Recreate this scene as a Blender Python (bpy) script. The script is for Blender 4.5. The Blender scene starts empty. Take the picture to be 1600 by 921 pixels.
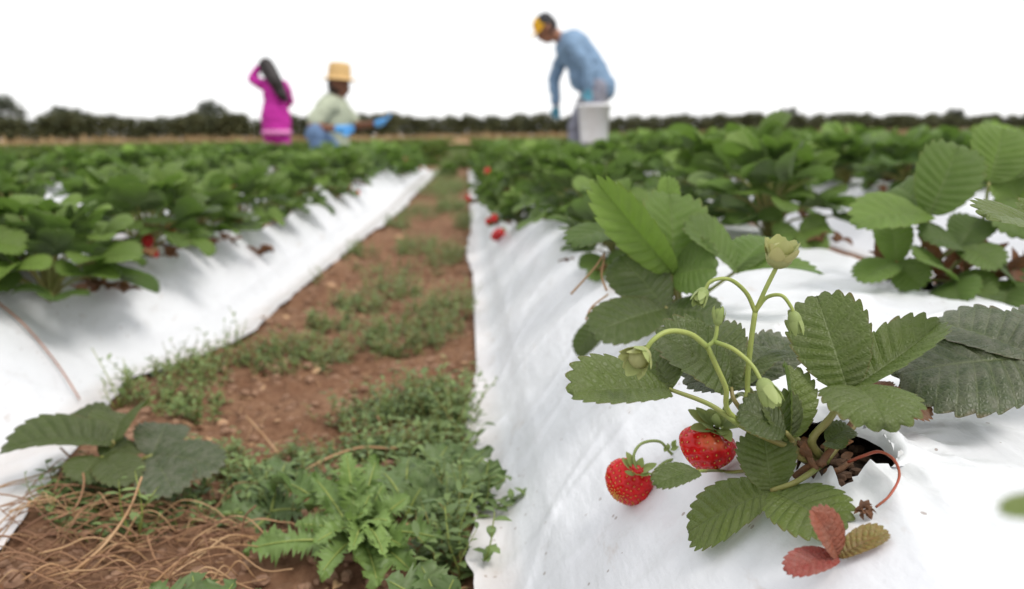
import bpy, math, random
import numpy as np
from mathutils import Vector, Matrix, noise

R = math.radians
PI = math.pi
V = Vector
rng = random.Random(7)
sc = bpy.context.scene
COL = sc.collection

# ------------------------------------------------------------------ camera
F = 1244.0                      # focal length in photo pixels (28 mm on a 36 mm sensor)
CAM = V((0.0, 0.0, 0.40))
_yaw, _pitch, _roll = R(3.05), R(11.32), R(0.62)
_f = V((math.sin(_yaw) * math.cos(_pitch), math.cos(_yaw) * math.cos(_pitch), -math.sin(_pitch)))
_r0 = V((math.cos(_yaw), -math.sin(_yaw), 0))
_u0 = _r0.cross(_f)
_r = _r0 * math.cos(_roll) - _u0 * math.sin(_roll)
_u = _u0 * math.cos(_roll) + _r0 * math.sin(_roll)
cam_data = bpy.data.cameras.new('camera')
cam = bpy.data.objects.new('camera', cam_data)
COL.objects.link(cam)
cam.matrix_world = Matrix(((_r.x, _u.x, -_f.x, CAM.x), (_r.y, _u.y, -_f.y, CAM.y), (_r.z, _u.z, -_f.z, CAM.z), (0, 0, 0, 1)))
cam_data.sensor_width = 36
cam_data.lens = 28
cam_data.clip_start = 0.01
cam_data.clip_end = 3000
cam_data.dof.use_dof = True
cam_data.dof.focus_distance = 0.505
cam_data.dof.aperture_fstop = 5.6
sc.camera = cam

# ------------------------------------------------------------------ sky, sun, exposure
world = bpy.data.worlds.new('World')
sc.world = world
world.use_nodes = True
SUN_DIR = V((0.42, -0.36, 0.92)).normalized()        # towards the sun: high, to the right
nt = world.node_tree
nt.nodes.clear()
w_out = nt.nodes.new('ShaderNodeOutputWorld')
w_bg = nt.nodes.new('ShaderNodeBackground')
w_bg.inputs['Strength'].default_value = 0.09
w_sky = nt.nodes.new('ShaderNodeTexSky')
w_sky.sky_type = 'NISHITA'
w_sky.sun_disc = False
w_sky.sun_elevation = math.asin(SUN_DIR.z)
w_sky.sun_rotation = math.atan2(SUN_DIR.x, SUN_DIR.y)
w_tc = nt.nodes.new('ShaderNodeTexCoord')
w_map = nt.nodes.new('ShaderNodeMapping')
w_map.inputs['Scale'].default_value = (1.6, 1.6, 4.5)
w_no = nt.nodes.new('ShaderNodeTexNoise')
w_no.inputs['Scale'].default_value = 1.7
w_no.inputs['Detail'].default_value = 7
w_no.inputs['Roughness'].default_value = 0.55
w_ramp = nt.nodes.new('ShaderNodeValToRGB')
w_ramp.color_ramp.elements[0].position = 0.24
w_ramp.color_ramp.elements[0].color = (8.3, 8.5, 8.9, 1)
w_ramp.color_ramp.elements[1].position = 0.44
w_ramp.color_ramp.elements[1].color = (11.2, 11.2, 11.2, 1)
w_mix = nt.nodes.new('ShaderNodeMixRGB')
w_mix.inputs['Fac'].default_value = 0.9
nt.links.new(w_tc.outputs['Generated'], w_map.inputs['Vector'])
nt.links.new(w_map.outputs['Vector'], w_no.inputs['Vector'])
nt.links.new(w_no.outputs['Fac'], w_ramp.inputs['Fac'])
nt.links.new(w_sky.outputs['Color'], w_mix.inputs['Color1'])
nt.links.new(w_ramp.outputs['Color'], w_mix.inputs['Color2'])
nt.links.new(w_mix.outputs['Color'], w_bg.inputs['Color'])
nt.links.new(w_bg.outputs['Background'], w_out.inputs['Surface'])

sun_data = bpy.data.lights.new('sun', 'SUN')
sun_data.energy = 1.7
sun_data.angle = R(22)
sun_data.color = (1.0, 0.95, 0.88)
sun = bpy.data.objects.new('sun', sun_data)
COL.objects.link(sun)
sun.rotation_euler = (-SUN_DIR).to_track_quat('-Z', 'Y').to_euler()
sun.location = (3, 3, 8)

sc.view_settings.view_transform = 'Standard'
sc.view_settings.look = 'None'
sc.view_settings.gamma = 1
sc.view_settings.exposure = 0.42
sc.view_settings.use_curve_mapping = False
sc.render.engine = 'CYCLES'
sc.cycles.use_denoising = True
sc.cycles.max_bounces = 8
sc.cycles.transparent_max_bounces = 4
sc.cycles.sample_clamp_indirect = 6


# ------------------------------------------------------------------ helpers
def ray(u, v):
    return _f + _r * ((u - 800) / F) + _u * ((460.5 - v) / F)


def at(u, v, d):
    return CAM + ray(u, v) * d


def on(u, v, z):
    k = ray(u, v)
    return CAM + k * ((z - CAM.z) / k.z)


def to_cam(p):
    return (CAM - p).normalized()


class MB:
    """collects geometry for ONE mesh object"""

    def __init__(s):
        s.v, s.f, s.uv, s.m, s.t = [], [], [], [], []
        s.tint = 0.5

    def vert(s, p):
        s.v.append((p[0], p[1], p[2]))
        s.t.append(s.tint)
        return len(s.v) - 1

    def face(s, idx, uv=None, m=0):
        s.f.append(tuple(idx))
        s.uv.append(uv if uv else [(0.5, 0.5)] * len(idx))
        s.m.append(m)

    def build(s, name, mats, parent=None, origin=None, smooth=True):
        o = V((0, 0, 0)) if origin is None else origin
        me = bpy.data.meshes.new(name)
        me.from_pydata([(p[0] - o.x, p[1] - o.y, p[2] - o.z) for p in s.v], [], s.f)
        for m in (mats if isinstance(mats, (list, tuple)) else [mats]):
            me.materials.append(m)
        uvl = me.uv_layers.new(name='uv')
        uvl.data.foreach_set('uv', [c for f in s.uv for q in f for c in q])
        at_ = me.attributes.new('tint', 'FLOAT', 'POINT')
        at_.data.foreach_set('value', s.t)
        me.polygons.foreach_set('material_index', s.m)
        me.polygons.foreach_set('use_smooth', [smooth] * len(s.f))
        me.update()
        ob = bpy.data.objects.new(name, me)
        COL.objects.link(ob)
        if parent is not None:
            ob.parent = parent
        return ob


def tag(o, label=None, cat=None, group=None, kind=None):
    if label:
        o['label'] = label
    if cat:
        o['category'] = cat
    if group:
        o['group'] = group
    if kind:
        o['kind'] = kind
    return o


def empty(name, loc, label, cat, group=None, rz=0.0):
    o = bpy.data.objects.new(name, None)
    COL.objects.link(o)
    o.location = loc
    o.rotation_euler = (0, 0, rz)
    o.empty_display_size = 0.05
    return tag(o, label, cat, group)


def children(o, memo={}):
    k = o.name
    if k not in memo:
        memo[k] = list(o.children)
    return memo[k]


def dup(src, loc, rz=0.0, scale=1.0, label=None, group=None):
    r = src.copy()
    COL.objects.link(r)
    r.location = loc
    r.rotation_euler = (0, 0, rz)
    r.scale = (scale, scale, scale)
    if label:
        r['label'] = label
    if group:
        r['group'] = group
    for ch in children(src):
        c = ch.copy()
        COL.objects.link(c)
        c.parent = r
        for g in children(ch):
            d = g.copy()
            COL.objects.link(d)
            d.parent = c
    return r


def origin_mesh(ob, o):
    ob.location = o
    return ob


def spline(pts, n=6):
    """Catmull-Rom through 3D points"""
    p = [V(q) for q in pts]
    if len(p) < 3:
        return [p[0].lerp(p[-1], i / n) for i in range(n + 1)]
    p = [p[0] * 2 - p[1]] + p + [p[-1] * 2 - p[-2]]
    out = []
    for i in range(1, len(p) - 2):
        a, b, c, d = p[i - 1], p[i], p[i + 1], p[i + 2]
        for k in range(n):
            t = k / n
            out.append(0.5 * ((2 * b) + (c - a) * t + (2 * a - 5 * b + 4 * c - d) * t * t + (3 * b - a - 3 * c + d) * t ** 3))
    out.append(p[-2])
    return out


def tube(mb, pts, r0, r1=None, n=6, sub=6, m=0, bump=0.0):
    if r1 is None:
        r1 = r0
    c = spline(pts, sub)
    rings = []
    ref = V((0.31, 0.52, 0.79))
    for i, p in enumerate(c):
        d = (c[min(i + 1, len(c) - 1)] - c[max(i - 1, 0)])
        if d.length < 1e-9:
            d = V((0, 0, 1))
        d.normalize()
        x = d.cross(ref)
        if x.length < 1e-4:
            x = d.cross(V((1, 0, 0)))
        x.normalize()
        y = d.cross(x)
        t = i / (len(c) - 1)
        r = r0 + (r1 - r0) * t
        if bump:
            r *= 1 + bump * noise.noise(p * 90)
        rings.append([mb.vert(p + x * (r * math.cos(2 * PI * k / n)) + y * (r * math.sin(2 * PI * k / n))) for k in range(n)])
    for i in range(len(rings) - 1):
        for k in range(n):
            mb.face((rings[i][k], rings[i][(k + 1) % n], rings[i + 1][(k + 1) % n], rings[i + 1][k]), m=m)
    mb.face(list(reversed(rings[0])), m=m)
    mb.face(rings[-1], m=m)


def frame(base, tip, up, curl=0.0):
    """matrix with +Y along base->tip (pre-rotated for a bend), and the length to use"""
    y = tip - base
    ch = y.length
    y.normalize()
    z = up - y * up.dot(y)
    z.normalize()
    x = y.cross(z)
    L = ch
    if abs(curl) > 1e-4:
        h = curl / 2
        L = ch * h / math.sin(h)
        y2 = y * math.cos(h) + z * math.sin(h)
        z = z * math.cos(h) - y * math.sin(h)
        y = y2
    M = Matrix(((x.x, y.x, z.x, base.x), (x.y, y.y, z.y, base.y), (x.z, y.z, z.z, base.z), (0, 0, 0, 1)))
    return M, L


NT = 11   # teeth and side veins on each half of a strawberry leaflet


def leaflet(mb, M, L, wid, fold=0.25, curl=0.5, k=4, c=7, tooth=0.066, pleat=0.017, wave=0.017, droop=0.05, tint=0.5, seed=0, skew=0.22, m=0, nteeth=NT, asym=(1.0, 1.0), curlx=0.0):
    """one serrated leaflet: rows run along the side veins from the midrib to the teeth"""
    rows = nteeth * k
    mb.tint = tint
    so = V((seed * 3.17, seed * 1.71, seed * 0.37))

    def place(x, y, z):
        if abs(curl) > 1e-4:
            a = curl * y / L
            kk = L / curl
            y2 = kk * math.sin(a) + z * math.sin(a)
            z2 = -kk * (1 - math.cos(a)) + z * math.cos(a)
        else:
            y2, z2 = y, z
        return M @ V((x, y2, z2))

    mid = []
    for i in range(rows + 1):
        a = i / rows
        mid.append(mb.vert(place(0, L * a ** 1.5, -pleat * L * 0.5)))
    for si, side in enumerate((-1, 1)):
        W = wid * 0.5 * asym[si]
        grid = []
        for i in range(rows + 1):
            a = i / rows
            th = PI * a
            bx = W * (max(math.sin(th), 0) ** 0.85) * (1 - skew * math.cos(th)) 
            by = L * (1 - math.cos(th)) / 2
            ph = (a * nteeth) % 1.0
            prof = (ph / 0.72) ** 0.75 if ph < 0.72 else (1 - (ph - 0.72) / 0.28) ** 0.8
            tf = tooth * min(1, max(0, (a - 0.12) / 0.12))
            ox = tf * (prof - 0.5) * wid * 0.75 * (1 if a < 0.97 else 0.3)
            oy = tf * (prof - 0.5) * L * 0.75 * (0.35 + a)
            row = [mid[i]]
            for j in range(1, c + 1):
                s = j / c
                x = bx * s + ox * s ** 4
                y = L * a ** 1.5 * (1 - s) + by * s + oy * s ** 4
                if i in (0, rows):
                    x *= 0.6 if i == rows else 1
                z = pleat * L * (-math.cos(2 * PI * (ph - 0.72))) * math.sin(PI * min(1, 0.15 + s * 0.8)) * math.sin(PI * min(1, a * 1.05))
                z -= droop * wid * s * s
                q = V((side * x * 22, y * 22, 0)) + so
                z += wave * L * noise.noise(q) * 2 * s + wave * L * 0.7 * noise.noise(q * 3.1) * s
                fa = fold + curlx * s
                xx = x * math.cos(fa)
                z += x * math.sin(fa)
                row.append(mb.vert(place(side * xx, y, z)))
            grid.append(row)
        for i in range(rows):
            for j in range(c):
                q = (grid[i][j], grid[i + 1][j], grid[i + 1][j + 1], grid[i][j + 1])
                uv = [(0.5 + side * 0.5 * jj / c, ii / rows) for ii, jj in ((i, j), (i + 1, j), (i + 1, j + 1), (i, j + 1))]
                if side > 0:
                    q = q[::-1]
                    uv = uv[::-1]
                if len(set(q)) == 4:
                    mb.face(q, uv, m)


def oval(mb, base, tip, up, wid, fold=0.2, curl=0.4, n=5, tint=0.5, m=0, pw=0.8, skew=0.0):
    """a plain small leaf, sepal or petal"""
    M, L = frame(base, tip, up, curl)
    mb.tint = tint
    rows = []
    for i in range(n + 1):
        a = i / n
        w = wid * 0.5 * math.sin(PI * min(0.98, 0.04 + a * 0.95)) ** pw * (1 + skew * (a - 0.5))
        y = L * a
        al = curl * a
        if abs(curl) > 1e-4:
            yy, zz = L / curl * math.sin(al), -L / curl * (1 - math.cos(al))
        else:
            yy, zz = y, 0
        zz2 = zz + w * math.sin(fold)
        rows.append((mb.vert(M @ V((-w * math.cos(fold), yy, zz2))), mb.vert(M @ V((0, yy, zz))), mb.vert(M @ V((w * math.cos(fold), yy, zz2)))))
    for i in range(n):
        a, b = rows[i], rows[i + 1]
        mb.face((a[0], a[1], b[1], b[0]), [(0, i / n), (.5, i / n), (.5, (i + 1) / n), (0, (i + 1) / n)], m)
        mb.face((a[1], a[2], b[2], b[1]), [(.5, i / n), (1, i / n), (1, (i + 1) / n), (.5, (i + 1) / n)], m)


def lobed(mb, M, L, wid, lobes=7, fold=0.2, curl=0.6, crisp=0.03, tint=0.5, seed=0, deep=0.6, k=6, c=4, m=0, spine=1.0):
    """pinnately lobed spiny thistle leaf"""
    prof = [1 - deep, 0.74, 0.50, 1.0, 0.56, 0.80] if deep > .5 else [1 - deep, 0.72, 1.0, 0.78, 0.98, 0.42]
    rows = lobes * k
    mb.tint = tint
    rr = random.Random(seed)
    so = V((seed * 2.3, seed * 1.1, 0))

    def place(x, y, z):
        a = curl * y / L
        kk = L / curl if abs(curl) > 1e-4 else 0
        if kk:
            return M @ V((x, kk * math.sin(a) + z * math.sin(a), -kk * (1 - math.cos(a)) + z * math.cos(a)))
        return M @ V((x, y, z))

    mid = [mb.vert(place(0, L * (i / rows), -0.01 * L)) for i in range(rows + 1)]
    for side in (-1, 1):
        grid = []
        for i in range(rows + 1):
            a = i / rows
            env = wid * 0.5 * (math.sin(PI * min(1, (0.06 + 0.94 * a) ** 1.15)) ** 0.7 * 0.95 + 0.05 * (1 - a))
            w = env * prof[i % k] * (1 + 0.18 * rr.uniform(-1, 1))
            row = [mid[i]]
            for j in range(1, c + 1):
                s = j / c
                x = w * s
                y = L * a + 0.10 * L * s * (prof[i % k]) * (1 - a)
                q = V((side * x * 55, y * 55, 1.3)) + so
                z = crisp * L * (noise.noise(q) * 1.6 + 0.9 * noise.noise(q * 2.3)) * s * 2
                z += x * math.sin(fold)
                row.append(mb.vert(place(side * x * math.cos(fold), y, z)))
            grid.append(row)
        for i in range(rows):
            for j in range(c):
                q = (grid[i][j], grid[i + 1][j], grid[i + 1][j + 1], grid[i][j + 1])
                uv = [(0.5 + side * 0.5 * jj / c, ii / rows) for ii, jj in ((i, j), (i + 1, j), (i + 1, j + 1), (i, j + 1))]
                if side > 0:
                    q, uv = q[::-1], uv[::-1]
                mb.face(q, uv, m)


def ellipsoid(mb, c, rx, ry, rz, rot=None, nu=12, nv=8, m=0, jit=0.0, js=30.0):
    rot = rot or Matrix.Identity(3)
    top = mb.vert(V(c) + rot @ V((0, 0, rz)))
    bot = mb.vert(V(c) + rot @ V((0, 0, -rz)))
    rings = []
    for i in range(1, nv):
        th = PI * i / nv
        ring = []
        for j in range(nu):
            ph = 2 * PI * j / nu
            p = V((rx * math.sin(th) * math.cos(ph), ry * math.sin(th) * math.sin(ph), rz * math.cos(th)))
            if jit:
                p *= 1 + jit * noise.noise((V(c) + p) * js)
            ring.append(mb.vert(V(c) + rot @ p))
        rings.append(ring)
    for j in range(nu):
        j2 = (j + 1) % nu
        mb.face((top, rings[0][j], rings[0][j2]), m=m)
        for i in range(len(rings) - 1):
            mb.face((rings[i][j], rings[i + 1][j], rings[i + 1][j2], rings[i][j2]), m=m)
        mb.face((rings[-1][j], bot, rings[-1][j2]), m=m)


# ------------------------------------------------------------------ materials
class Nodes:
    def __init__(s, name):
        s.mat = bpy.data.materials.new(name)
        s.mat.use_nodes = True
        s.t = s.mat.node_tree
        s.b = s.t.nodes['Principled BSDF']
        s.o = s.t.nodes['Material Output']

    def n(s, kind, **kw):
        nd = s.t.nodes.new('ShaderNode' + kind)
        for k, v in kw.items():
            setattr(nd, k, v)
        return nd

    def l(s, a, b):
        s.t.links.new(a, b)

    def val(s, nd, i, v):
        nd.inputs[i].default_value = v

    def math(s, op, a, b=None, c=None):
        nd = s.n('Math', operation=op)
        for i, x in enumerate((a, b, c)):
            if x is None:
                continue
            if isinstance(x, (int, float)):
                nd.inputs[i].default_value = x
            else:
                s.l(x, nd.inputs[i])
        return nd.outputs[0]

    def noise(s, scale, detail=4, rough=0.55, vec=None):
        nd = s.n('TexNoise')
        s.val(nd, 'Scale', scale)
        s.val(nd, 'Detail', detail)
        s.val(nd, 'Roughness', rough)
        if vec is None:
            vec = s.obj()
        s.l(vec, nd.inputs['Vector'])
        return nd.outputs['Fac']

    def obj(s):
        if not hasattr(s, '_tc'):
            s._tc = s.n('TexCoord')
        return s._tc.outputs['Object']

    def ramp(s, fac, stops):
        nd = s.n('ValToRGB')
        e = nd.color_ramp.elements
        while len(e) < len(stops):
            e.new(0.5)
        for i, (p, cc) in enumerate(stops):
            e[i].position = p
            e[i].color = (*cc, 1) if len(cc) == 3 else cc
        s.l(fac, nd.inputs['Fac'])
        return nd.outputs['Color']

    def mix(s, fac, a, b, mode='MIX'):
        nd = s.n('MixRGB', blend_type=mode)
        for i, x in enumerate((fac, a, b)):
            if isinstance(x, (int, float)):
                nd.inputs[i].default_value = x
            elif isinstance(x, tuple):
                nd.inputs[i].default_value = (*x, 1)
            else:
                s.l(x, nd.inputs[i])
        return nd.outputs[0]

    def bump(s, h, strength=0.3, dist=0.002):
        nd = s.n('Bump')
        s.val(nd, 'Strength', strength)
        s.val(nd, 'Distance', dist)
        s.l(h, nd.inputs['Height'])
        s.l(nd.outputs['Normal'], s.b.inputs['Normal'])
        return nd


def leaf_mat(name, dark, light, under, trans, tcol, rough=0.5, veins=NT, dust=0.0, brown=0.0, vein_col=(0.16, 0.19, 0.08), spec=0.35):
    k = Nodes(name)
    tint = k.n('Attribute', attribute_name='tint')
    oi = k.n('ObjectInfo')
    tf = k.math('MULTIPLY_ADD', oi.outputs['Random'], 0.24, k.math('SUBTRACT', tint.outputs['Fac'], 0.12))
    col = k.ramp(tf, [(0.0, dark), (1.0, light)])
    n1 = k.noise(38, 3)
    col = k.mix(k.math('MULTIPLY', n1, 0.5), col, dark)
    uv = k.n('UVMap')
    sep = k.n('SeparateXYZ')
    k.l(uv.outputs['UV'], sep.inputs['Vector'])
    s = k.math('ABSOLUTE', k.math('MULTIPLY_ADD', sep.outputs['X'], 2.0, -1.0))
    h = None
    if veins:
        ph = k.math('FRACT', k.math('MULTIPLY_ADD', sep.outputs['Y'], float(veins), 0.28 + 0.5))
        dist = k.math('ABSOLUTE', k.math('SUBTRACT', ph, 0.5))
        vein = k.math('SUBTRACT', 1.0, k.math('MINIMUM', k.math('DIVIDE', dist, 0.10), 1.0))
        midv = k.math('SUBTRACT', 1.0, k.math('MINIMUM', k.math('DIVIDE', s, 0.045), 1.0))
        vv = k.math('MAXIMUM', k.math('MULTIPLY', vein, 0.55), midv)
        col = k.mix(k.math('MULTIPLY', vv, 0.45), col, vein_col)
        vor = k.n('TexVoronoi', feature='DISTANCE_TO_EDGE')
        k.val(vor, 'Scale', 330)
        k.l(k.obj(), vor.inputs['Vector'])
        cell = k.math('MINIMUM', k.math('MULTIPLY', vor.outputs['Distance'], 4.0), 1.0)
        h = k.math('SUBTRACT', k.math('MULTIPLY', cell, 0.45), k.math('MULTIPLY', vv, 0.9))
        col = k.mix(k.math('MULTIPLY', k.math('SUBTRACT', 1.0, cell), 0.16), col, vein_col)
    if dust:
        dn = k.noise(90, 6, 0.7)
        dm = k.math('MULTIPLY', k.math('SUBTRACT', dn, 0.42), dust * 4)
        dm = k.math('MINIMUM', k.math('MAXIMUM', dm, 0.0), dust)
        col = k.mix(dm, col, (0.20, 0.185, 0.15))
    if brown:
        bn = k.noise(60, 4)
        edge = k.math('ADD', k.math('MULTIPLY', k.math('POWER', s, 6.0), 0.55), k.math('MULTIPLY', bn, 0.75))
        bm = k.math('MULTIPLY', k.math('MAXIMUM', k.math('SUBTRACT', edge, 0.78), 0.0), 6 * brown)
        col = k.mix(k.math('MINIMUM', bm, 0.85), col, (0.13, 0.055, 0.022))
    geo = k.n('NewGeometry')
    col2 = k.mix(geo.outputs['Backfacing'], col, k.mix(0.45, col, under))
    k.l(col2, k.b.inputs['Base Color'])
    k.val(k.b, 'Roughness', rough)
    k.val(k.b, 'Specular IOR Level', spec)
    if h is not None:
        k.bump(h, 0.5, 0.0014)
    tr = k.n('BsdfTranslucent')
    k.l(k.mix(0.62, col, tcol), tr.inputs['Color'])
    mx = k.n('MixShader')
    k.val(mx, 'Fac', trans)
    k.l(k.b.outputs['BSDF'], mx.inputs[1])
    k.l(tr.outputs['BSDF'], mx.inputs[2])
    k.l(mx.outputs['Shader'], k.o.inputs['Surface'])
    return k.mat


def plain(name, col, rough=0.6, var=0.25, scale=40.0, bump=0.0, spec=0.4, col2=None, bdist=0.002, detail=4):
    k = Nodes(name)
    n1 = k.noise(scale, detail)
    d = col2 if col2 else tuple(c * (1 - var) for c in col)
    c = k.ramp(n1, [(0.3, d), (0.68, col)])
    k.l(c, k.b.inputs['Base Color'])
    k.val(k.b, 'Roughness', rough)
    k.val(k.b, 'Specular IOR Level', spec)
    if bump:
        k.bump(k.noise(scale * 2.2, 5), bump, bdist)
    return k.mat


M = {}
M['leaf'] = leaf_mat('strawberry_leaf', (0.030, 0.044, 0.013), (0.170, 0.222, 0.040), (0.17, 0.22, 0.12), 0.24, (0.22, 0.40, 0.05), dust=0.16, brown=0.4, rough=.42, spec=.30)
M['leaf_far'] = leaf_mat('strawberry_leaf_far', (0.013, 0.034, 0.009), (0.215, 0.345, 0.056), (0.17, 0.22, 0.12), 0.26, (0.22, 0.42, 0.05), veins=0, brown=0.25, spec=.28)
M['leaf_near'] = leaf_mat('strawberry_leaf_near', (0.013, 0.032, 0.009), (0.215, 0.335, 0.055), (0.17, 0.22, 0.12), 0.26, (0.22, 0.42, 0.05), dust=.08, brown=0.25, spec=.25)
M['leaf_dust'] = leaf_mat('dusty_leaf', (0.030, 0.046, 0.018), (0.078, 0.100, 0.038), (0.14, 0.16, 0.10), 0.10, (0.14, 0.20, 0.05), dust=0.36, brown=0.3, rough=.42, spec=.35)
M['leaf_red'] = leaf_mat('red_leaf', (0.21, 0.034, 0.032), (0.15, 0.21, 0.04), (0.34, 0.10, 0.07), 0.12, (0.5, 0.10, 0.04), brown=0.2, vein_col=(0.38, 0.13, 0.09), dust=.3)
M['leaf_brown'] = leaf_mat('withered_leaf', (0.10, 0.035, 0.016), (0.26, 0.12, 0.05), (0.22, 0.11, 0.06), 0.15, (0.35, 0.15, 0.05), rough=0.8, dust=.3, vein_col=(.2, .1, .05))
M['thistle'] = leaf_mat('thistle_leaf', (0.070, 0.120, 0.038), (0.230, 0.340, 0.090), (0.20, 0.26, 0.16), 0.2, (0.25, 0.42, 0.07), veins=0, rough=.45)
M['thistle_dark'] = leaf_mat('bluish_leaf', (0.060, 0.105, 0.034), (0.185, 0.270, 0.080), (0.20, 0.26, 0.18), 0.15, (0.2, 0.35, 0.08), veins=0, rough=.5, dust=.2)
M['weed'] = leaf_mat('weed_leaf', (0.080, 0.125, 0.045), (0.260, 0.350, 0.120), (0.18, 0.24, 0.14), 0.22, (0.25, 0.40, 0.08), veins=0)
M['sepal'] = leaf_mat('sepal_leaf', (0.17, 0.25, 0.06), (0.42, 0.47, 0.20), (0.32, 0.38, 0.18), 0.25, (0.4, 0.5, 0.1), veins=0, rough=.5)
M['sepal_pale'] = leaf_mat('pale_sepal', (0.27, 0.34, 0.11), (0.50, 0.44, 0.23), (0.42, 0.46, 0.2), 0.25, (0.5, 0.5, 0.15), veins=0, rough=.5)
M['stem'] = plain('green_stem', (0.30, 0.34, 0.085), 0.45, col2=(0.20, 0.26, 0.06), scale=60)
M['petiole'] = plain('leaf_stalk', (0.20, 0.26, 0.06), 0.5, col2=(0.22, 0.16, 0.06), scale=25)
M['petiole_red'] = plain('red_leaf_stalk', (0.34, 0.07, 0.04), 0.5, col2=(0.24, 0.09, 0.045), scale=40)
M['runner'] = plain('dry_runner', (0.36, 0.14, 0.06), 0.6, col2=(0.24, 0.09, 0.045), scale=60)
M['straw'] = plain('dry_straw', (0.30, 0.165, 0.085), 0.7, col2=(0.13, 0.060, 0.034), scale=18)
M['straw_pale'] = plain('pale_dry_stem', (0.44, 0.285, 0.155), 0.65, col2=(0.33, 0.18, 0.085), scale=30)
M['clod'] = plain('soil_clod', (0.31, 0.190, 0.122), 0.95, col2=(0.19, 0.105, 0.066), scale=60, bump=.6)
M['stone'] = plain('tan_stone', (0.46, 0.29, 0.17), 0.85, col2=(0.33, 0.19, 0.11), scale=40, bump=.4)
M['dark_soil'] = plain('dark_soil', (0.062, 0.036, 0.022), 0.95, col2=(0.018, 0.010, 0.007), scale=110, bump=1.0, bdist=.004)
M['hole_soil'] = plain('moist_soil', (0.11, 0.062, 0.038), 0.95, col2=(0.045, 0.025, 0.016), scale=80)
M['petal'] = plain('withered_petal', (0.50, 0.40, 0.24), 0.7, col2=(0.42, 0.33, 0.16), scale=90)


def soil_mat():
    k = Nodes('field_soil')
    big = k.noise(3.2, 5, .6)
    fine = k.noise(46, 8, .68)
    c = k.ramp(k.math('MULTIPLY_ADD', fine, 0.65, k.math('MULTIPLY', big, 0.4)), [(0.28, (0.066, 0.032, 0.019)), (0.48, (0.195, 0.102, 0.060)), (0.74, (0.330, 0.200, 0.122))])
    # far field: pale dry ground and thin green cover, from the place itself
    sep = k.n('SeparateXYZ')
    k.l(k.obj(), sep.inputs['Vector'])
    far = k.math('MINIMUM', k.math('MAXIMUM', k.math('DIVIDE', k.math('SUBTRACT', sep.outputs['Y'], 34.0), 10.0), 0.0), 1.0)
    patch = k.noise(0.16, 4)
    tan = k.ramp(patch, [(0.3, (0.23, 0.145, 0.075)), (0.6, (0.33, 0.21, 0.11))])
    c = k.mix(far, c, tan)
    cover = k.math('MULTIPLY', k.math('MINIMUM', k.math('MAXIMUM', k.math('MULTIPLY', k.math('SUBTRACT', k.noise(5.0, 6, .7), .5), 7.0), 0.0), 1.0), 0.5)
    mid = k.math('MULTIPLY', k.math('MINIMUM', k.math('MAXIMUM', k.math('DIVIDE', k.math('SUBTRACT', sep.outputs['Y'], 3.0), 3.0), 0.0), 1.0), cover)
    c = k.mix(k.math('MULTIPLY', mid, k.math('SUBTRACT', 1.0, far)), c, (0.085, 0.12, 0.04))
    k.l(c, k.b.inputs['Base Color'])
    k.val(k.b, 'Roughness', 0.95)
    k.val(k.b, 'Specular IOR Level', 0.15)
    k.bump(k.noise(85, 9, .72), 0.9, 0.008)
    return k.mat


def plastic_mat():
    k = Nodes('white_plastic_film')
    st = k.noise(26, 8, .72)
    c = k.ramp(st, [(0.25, (0.56, 0.56, 0.57)), (0.42, (0.660, 0.673, 0.705)), (0.7, (0.695, 0.709, 0.742))])
    # soil specks and rubbed dirt
    vor = k.n('TexVoronoi')
    k.val(vor, 'Scale', 75)
    k.l(k.obj(), vor.inputs['Vector'])
    sp = k.math('LESS_THAN', vor.outputs['Distance'], k.math('MULTIPLY', k.noise(33, 2), 0.22))
    gate = k.math('GREATER_THAN', k.noise(9, 3), 0.50)
    c = k.mix(k.math('MULTIPLY', k.math('MULTIPLY', sp, gate), 0.65), c, (0.18, 0.11, 0.075))
    mp = k.n('Mapping')
    k.val(mp, 'Scale', (1.0, 0.35, 1.0))
    k.val(mp, 'Rotation', (0, 0, 0.5))
    k.l(k.obj(), mp.inputs['Vector'])
    sm = k.noise(30, 6, .6, mp.outputs['Vector'])
    smk = k.math('MINIMUM', k.math('MAXIMUM', k.math('MULTIPLY', k.math('SUBTRACT', sm, 0.63), 5.0), 0.0), 0.42)
    c = k.mix(smk, c, (0.42, 0.34, 0.28))
    # mud near the soil line
    sep = k.n('SeparateXYZ')
    k.l(k.obj(), sep.inputs['Vector'])
    low = k.math('MAXIMUM', k.math('SUBTRACT', 1.0, k.math('DIVIDE', sep.outputs['Z'], 0.022)), 0.0)
    lm = k.math('MINIMUM', k.math('MULTIPLY', low, k.math('MULTIPLY', st, 0.8)), 0.4)
    c = k.mix(lm, c, (0.36, 0.25, 0.17))
    k.l(c, k.b.inputs['Base Color'])
    k.val(k.b, 'Roughness', 0.33)
    k.val(k.b, 'Specular IOR Level', 0.45)
    mp2 = k.n('Mapping')
    k.val(mp2, 'Scale', (1.0, 0.3, 1.0))
    k.val(mp2, 'Rotation', (0, 0, -0.35))
    k.l(k.obj(), mp2.inputs['Vector'])
    w = k.math('ADD', k.math('MULTIPLY', k.noise(24, 3, .5, mp2.outputs['Vector']), 1.0), k.math('ADD', k.math('MULTIPLY', k.noise(120, 3), 0.14), k.math('MULTIPLY', k.noise(75, 4, .6, mp2.outputs['Vector']), 0.30)))
    k.bump(w, 0.30, 0.010)
    return k.mat


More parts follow.
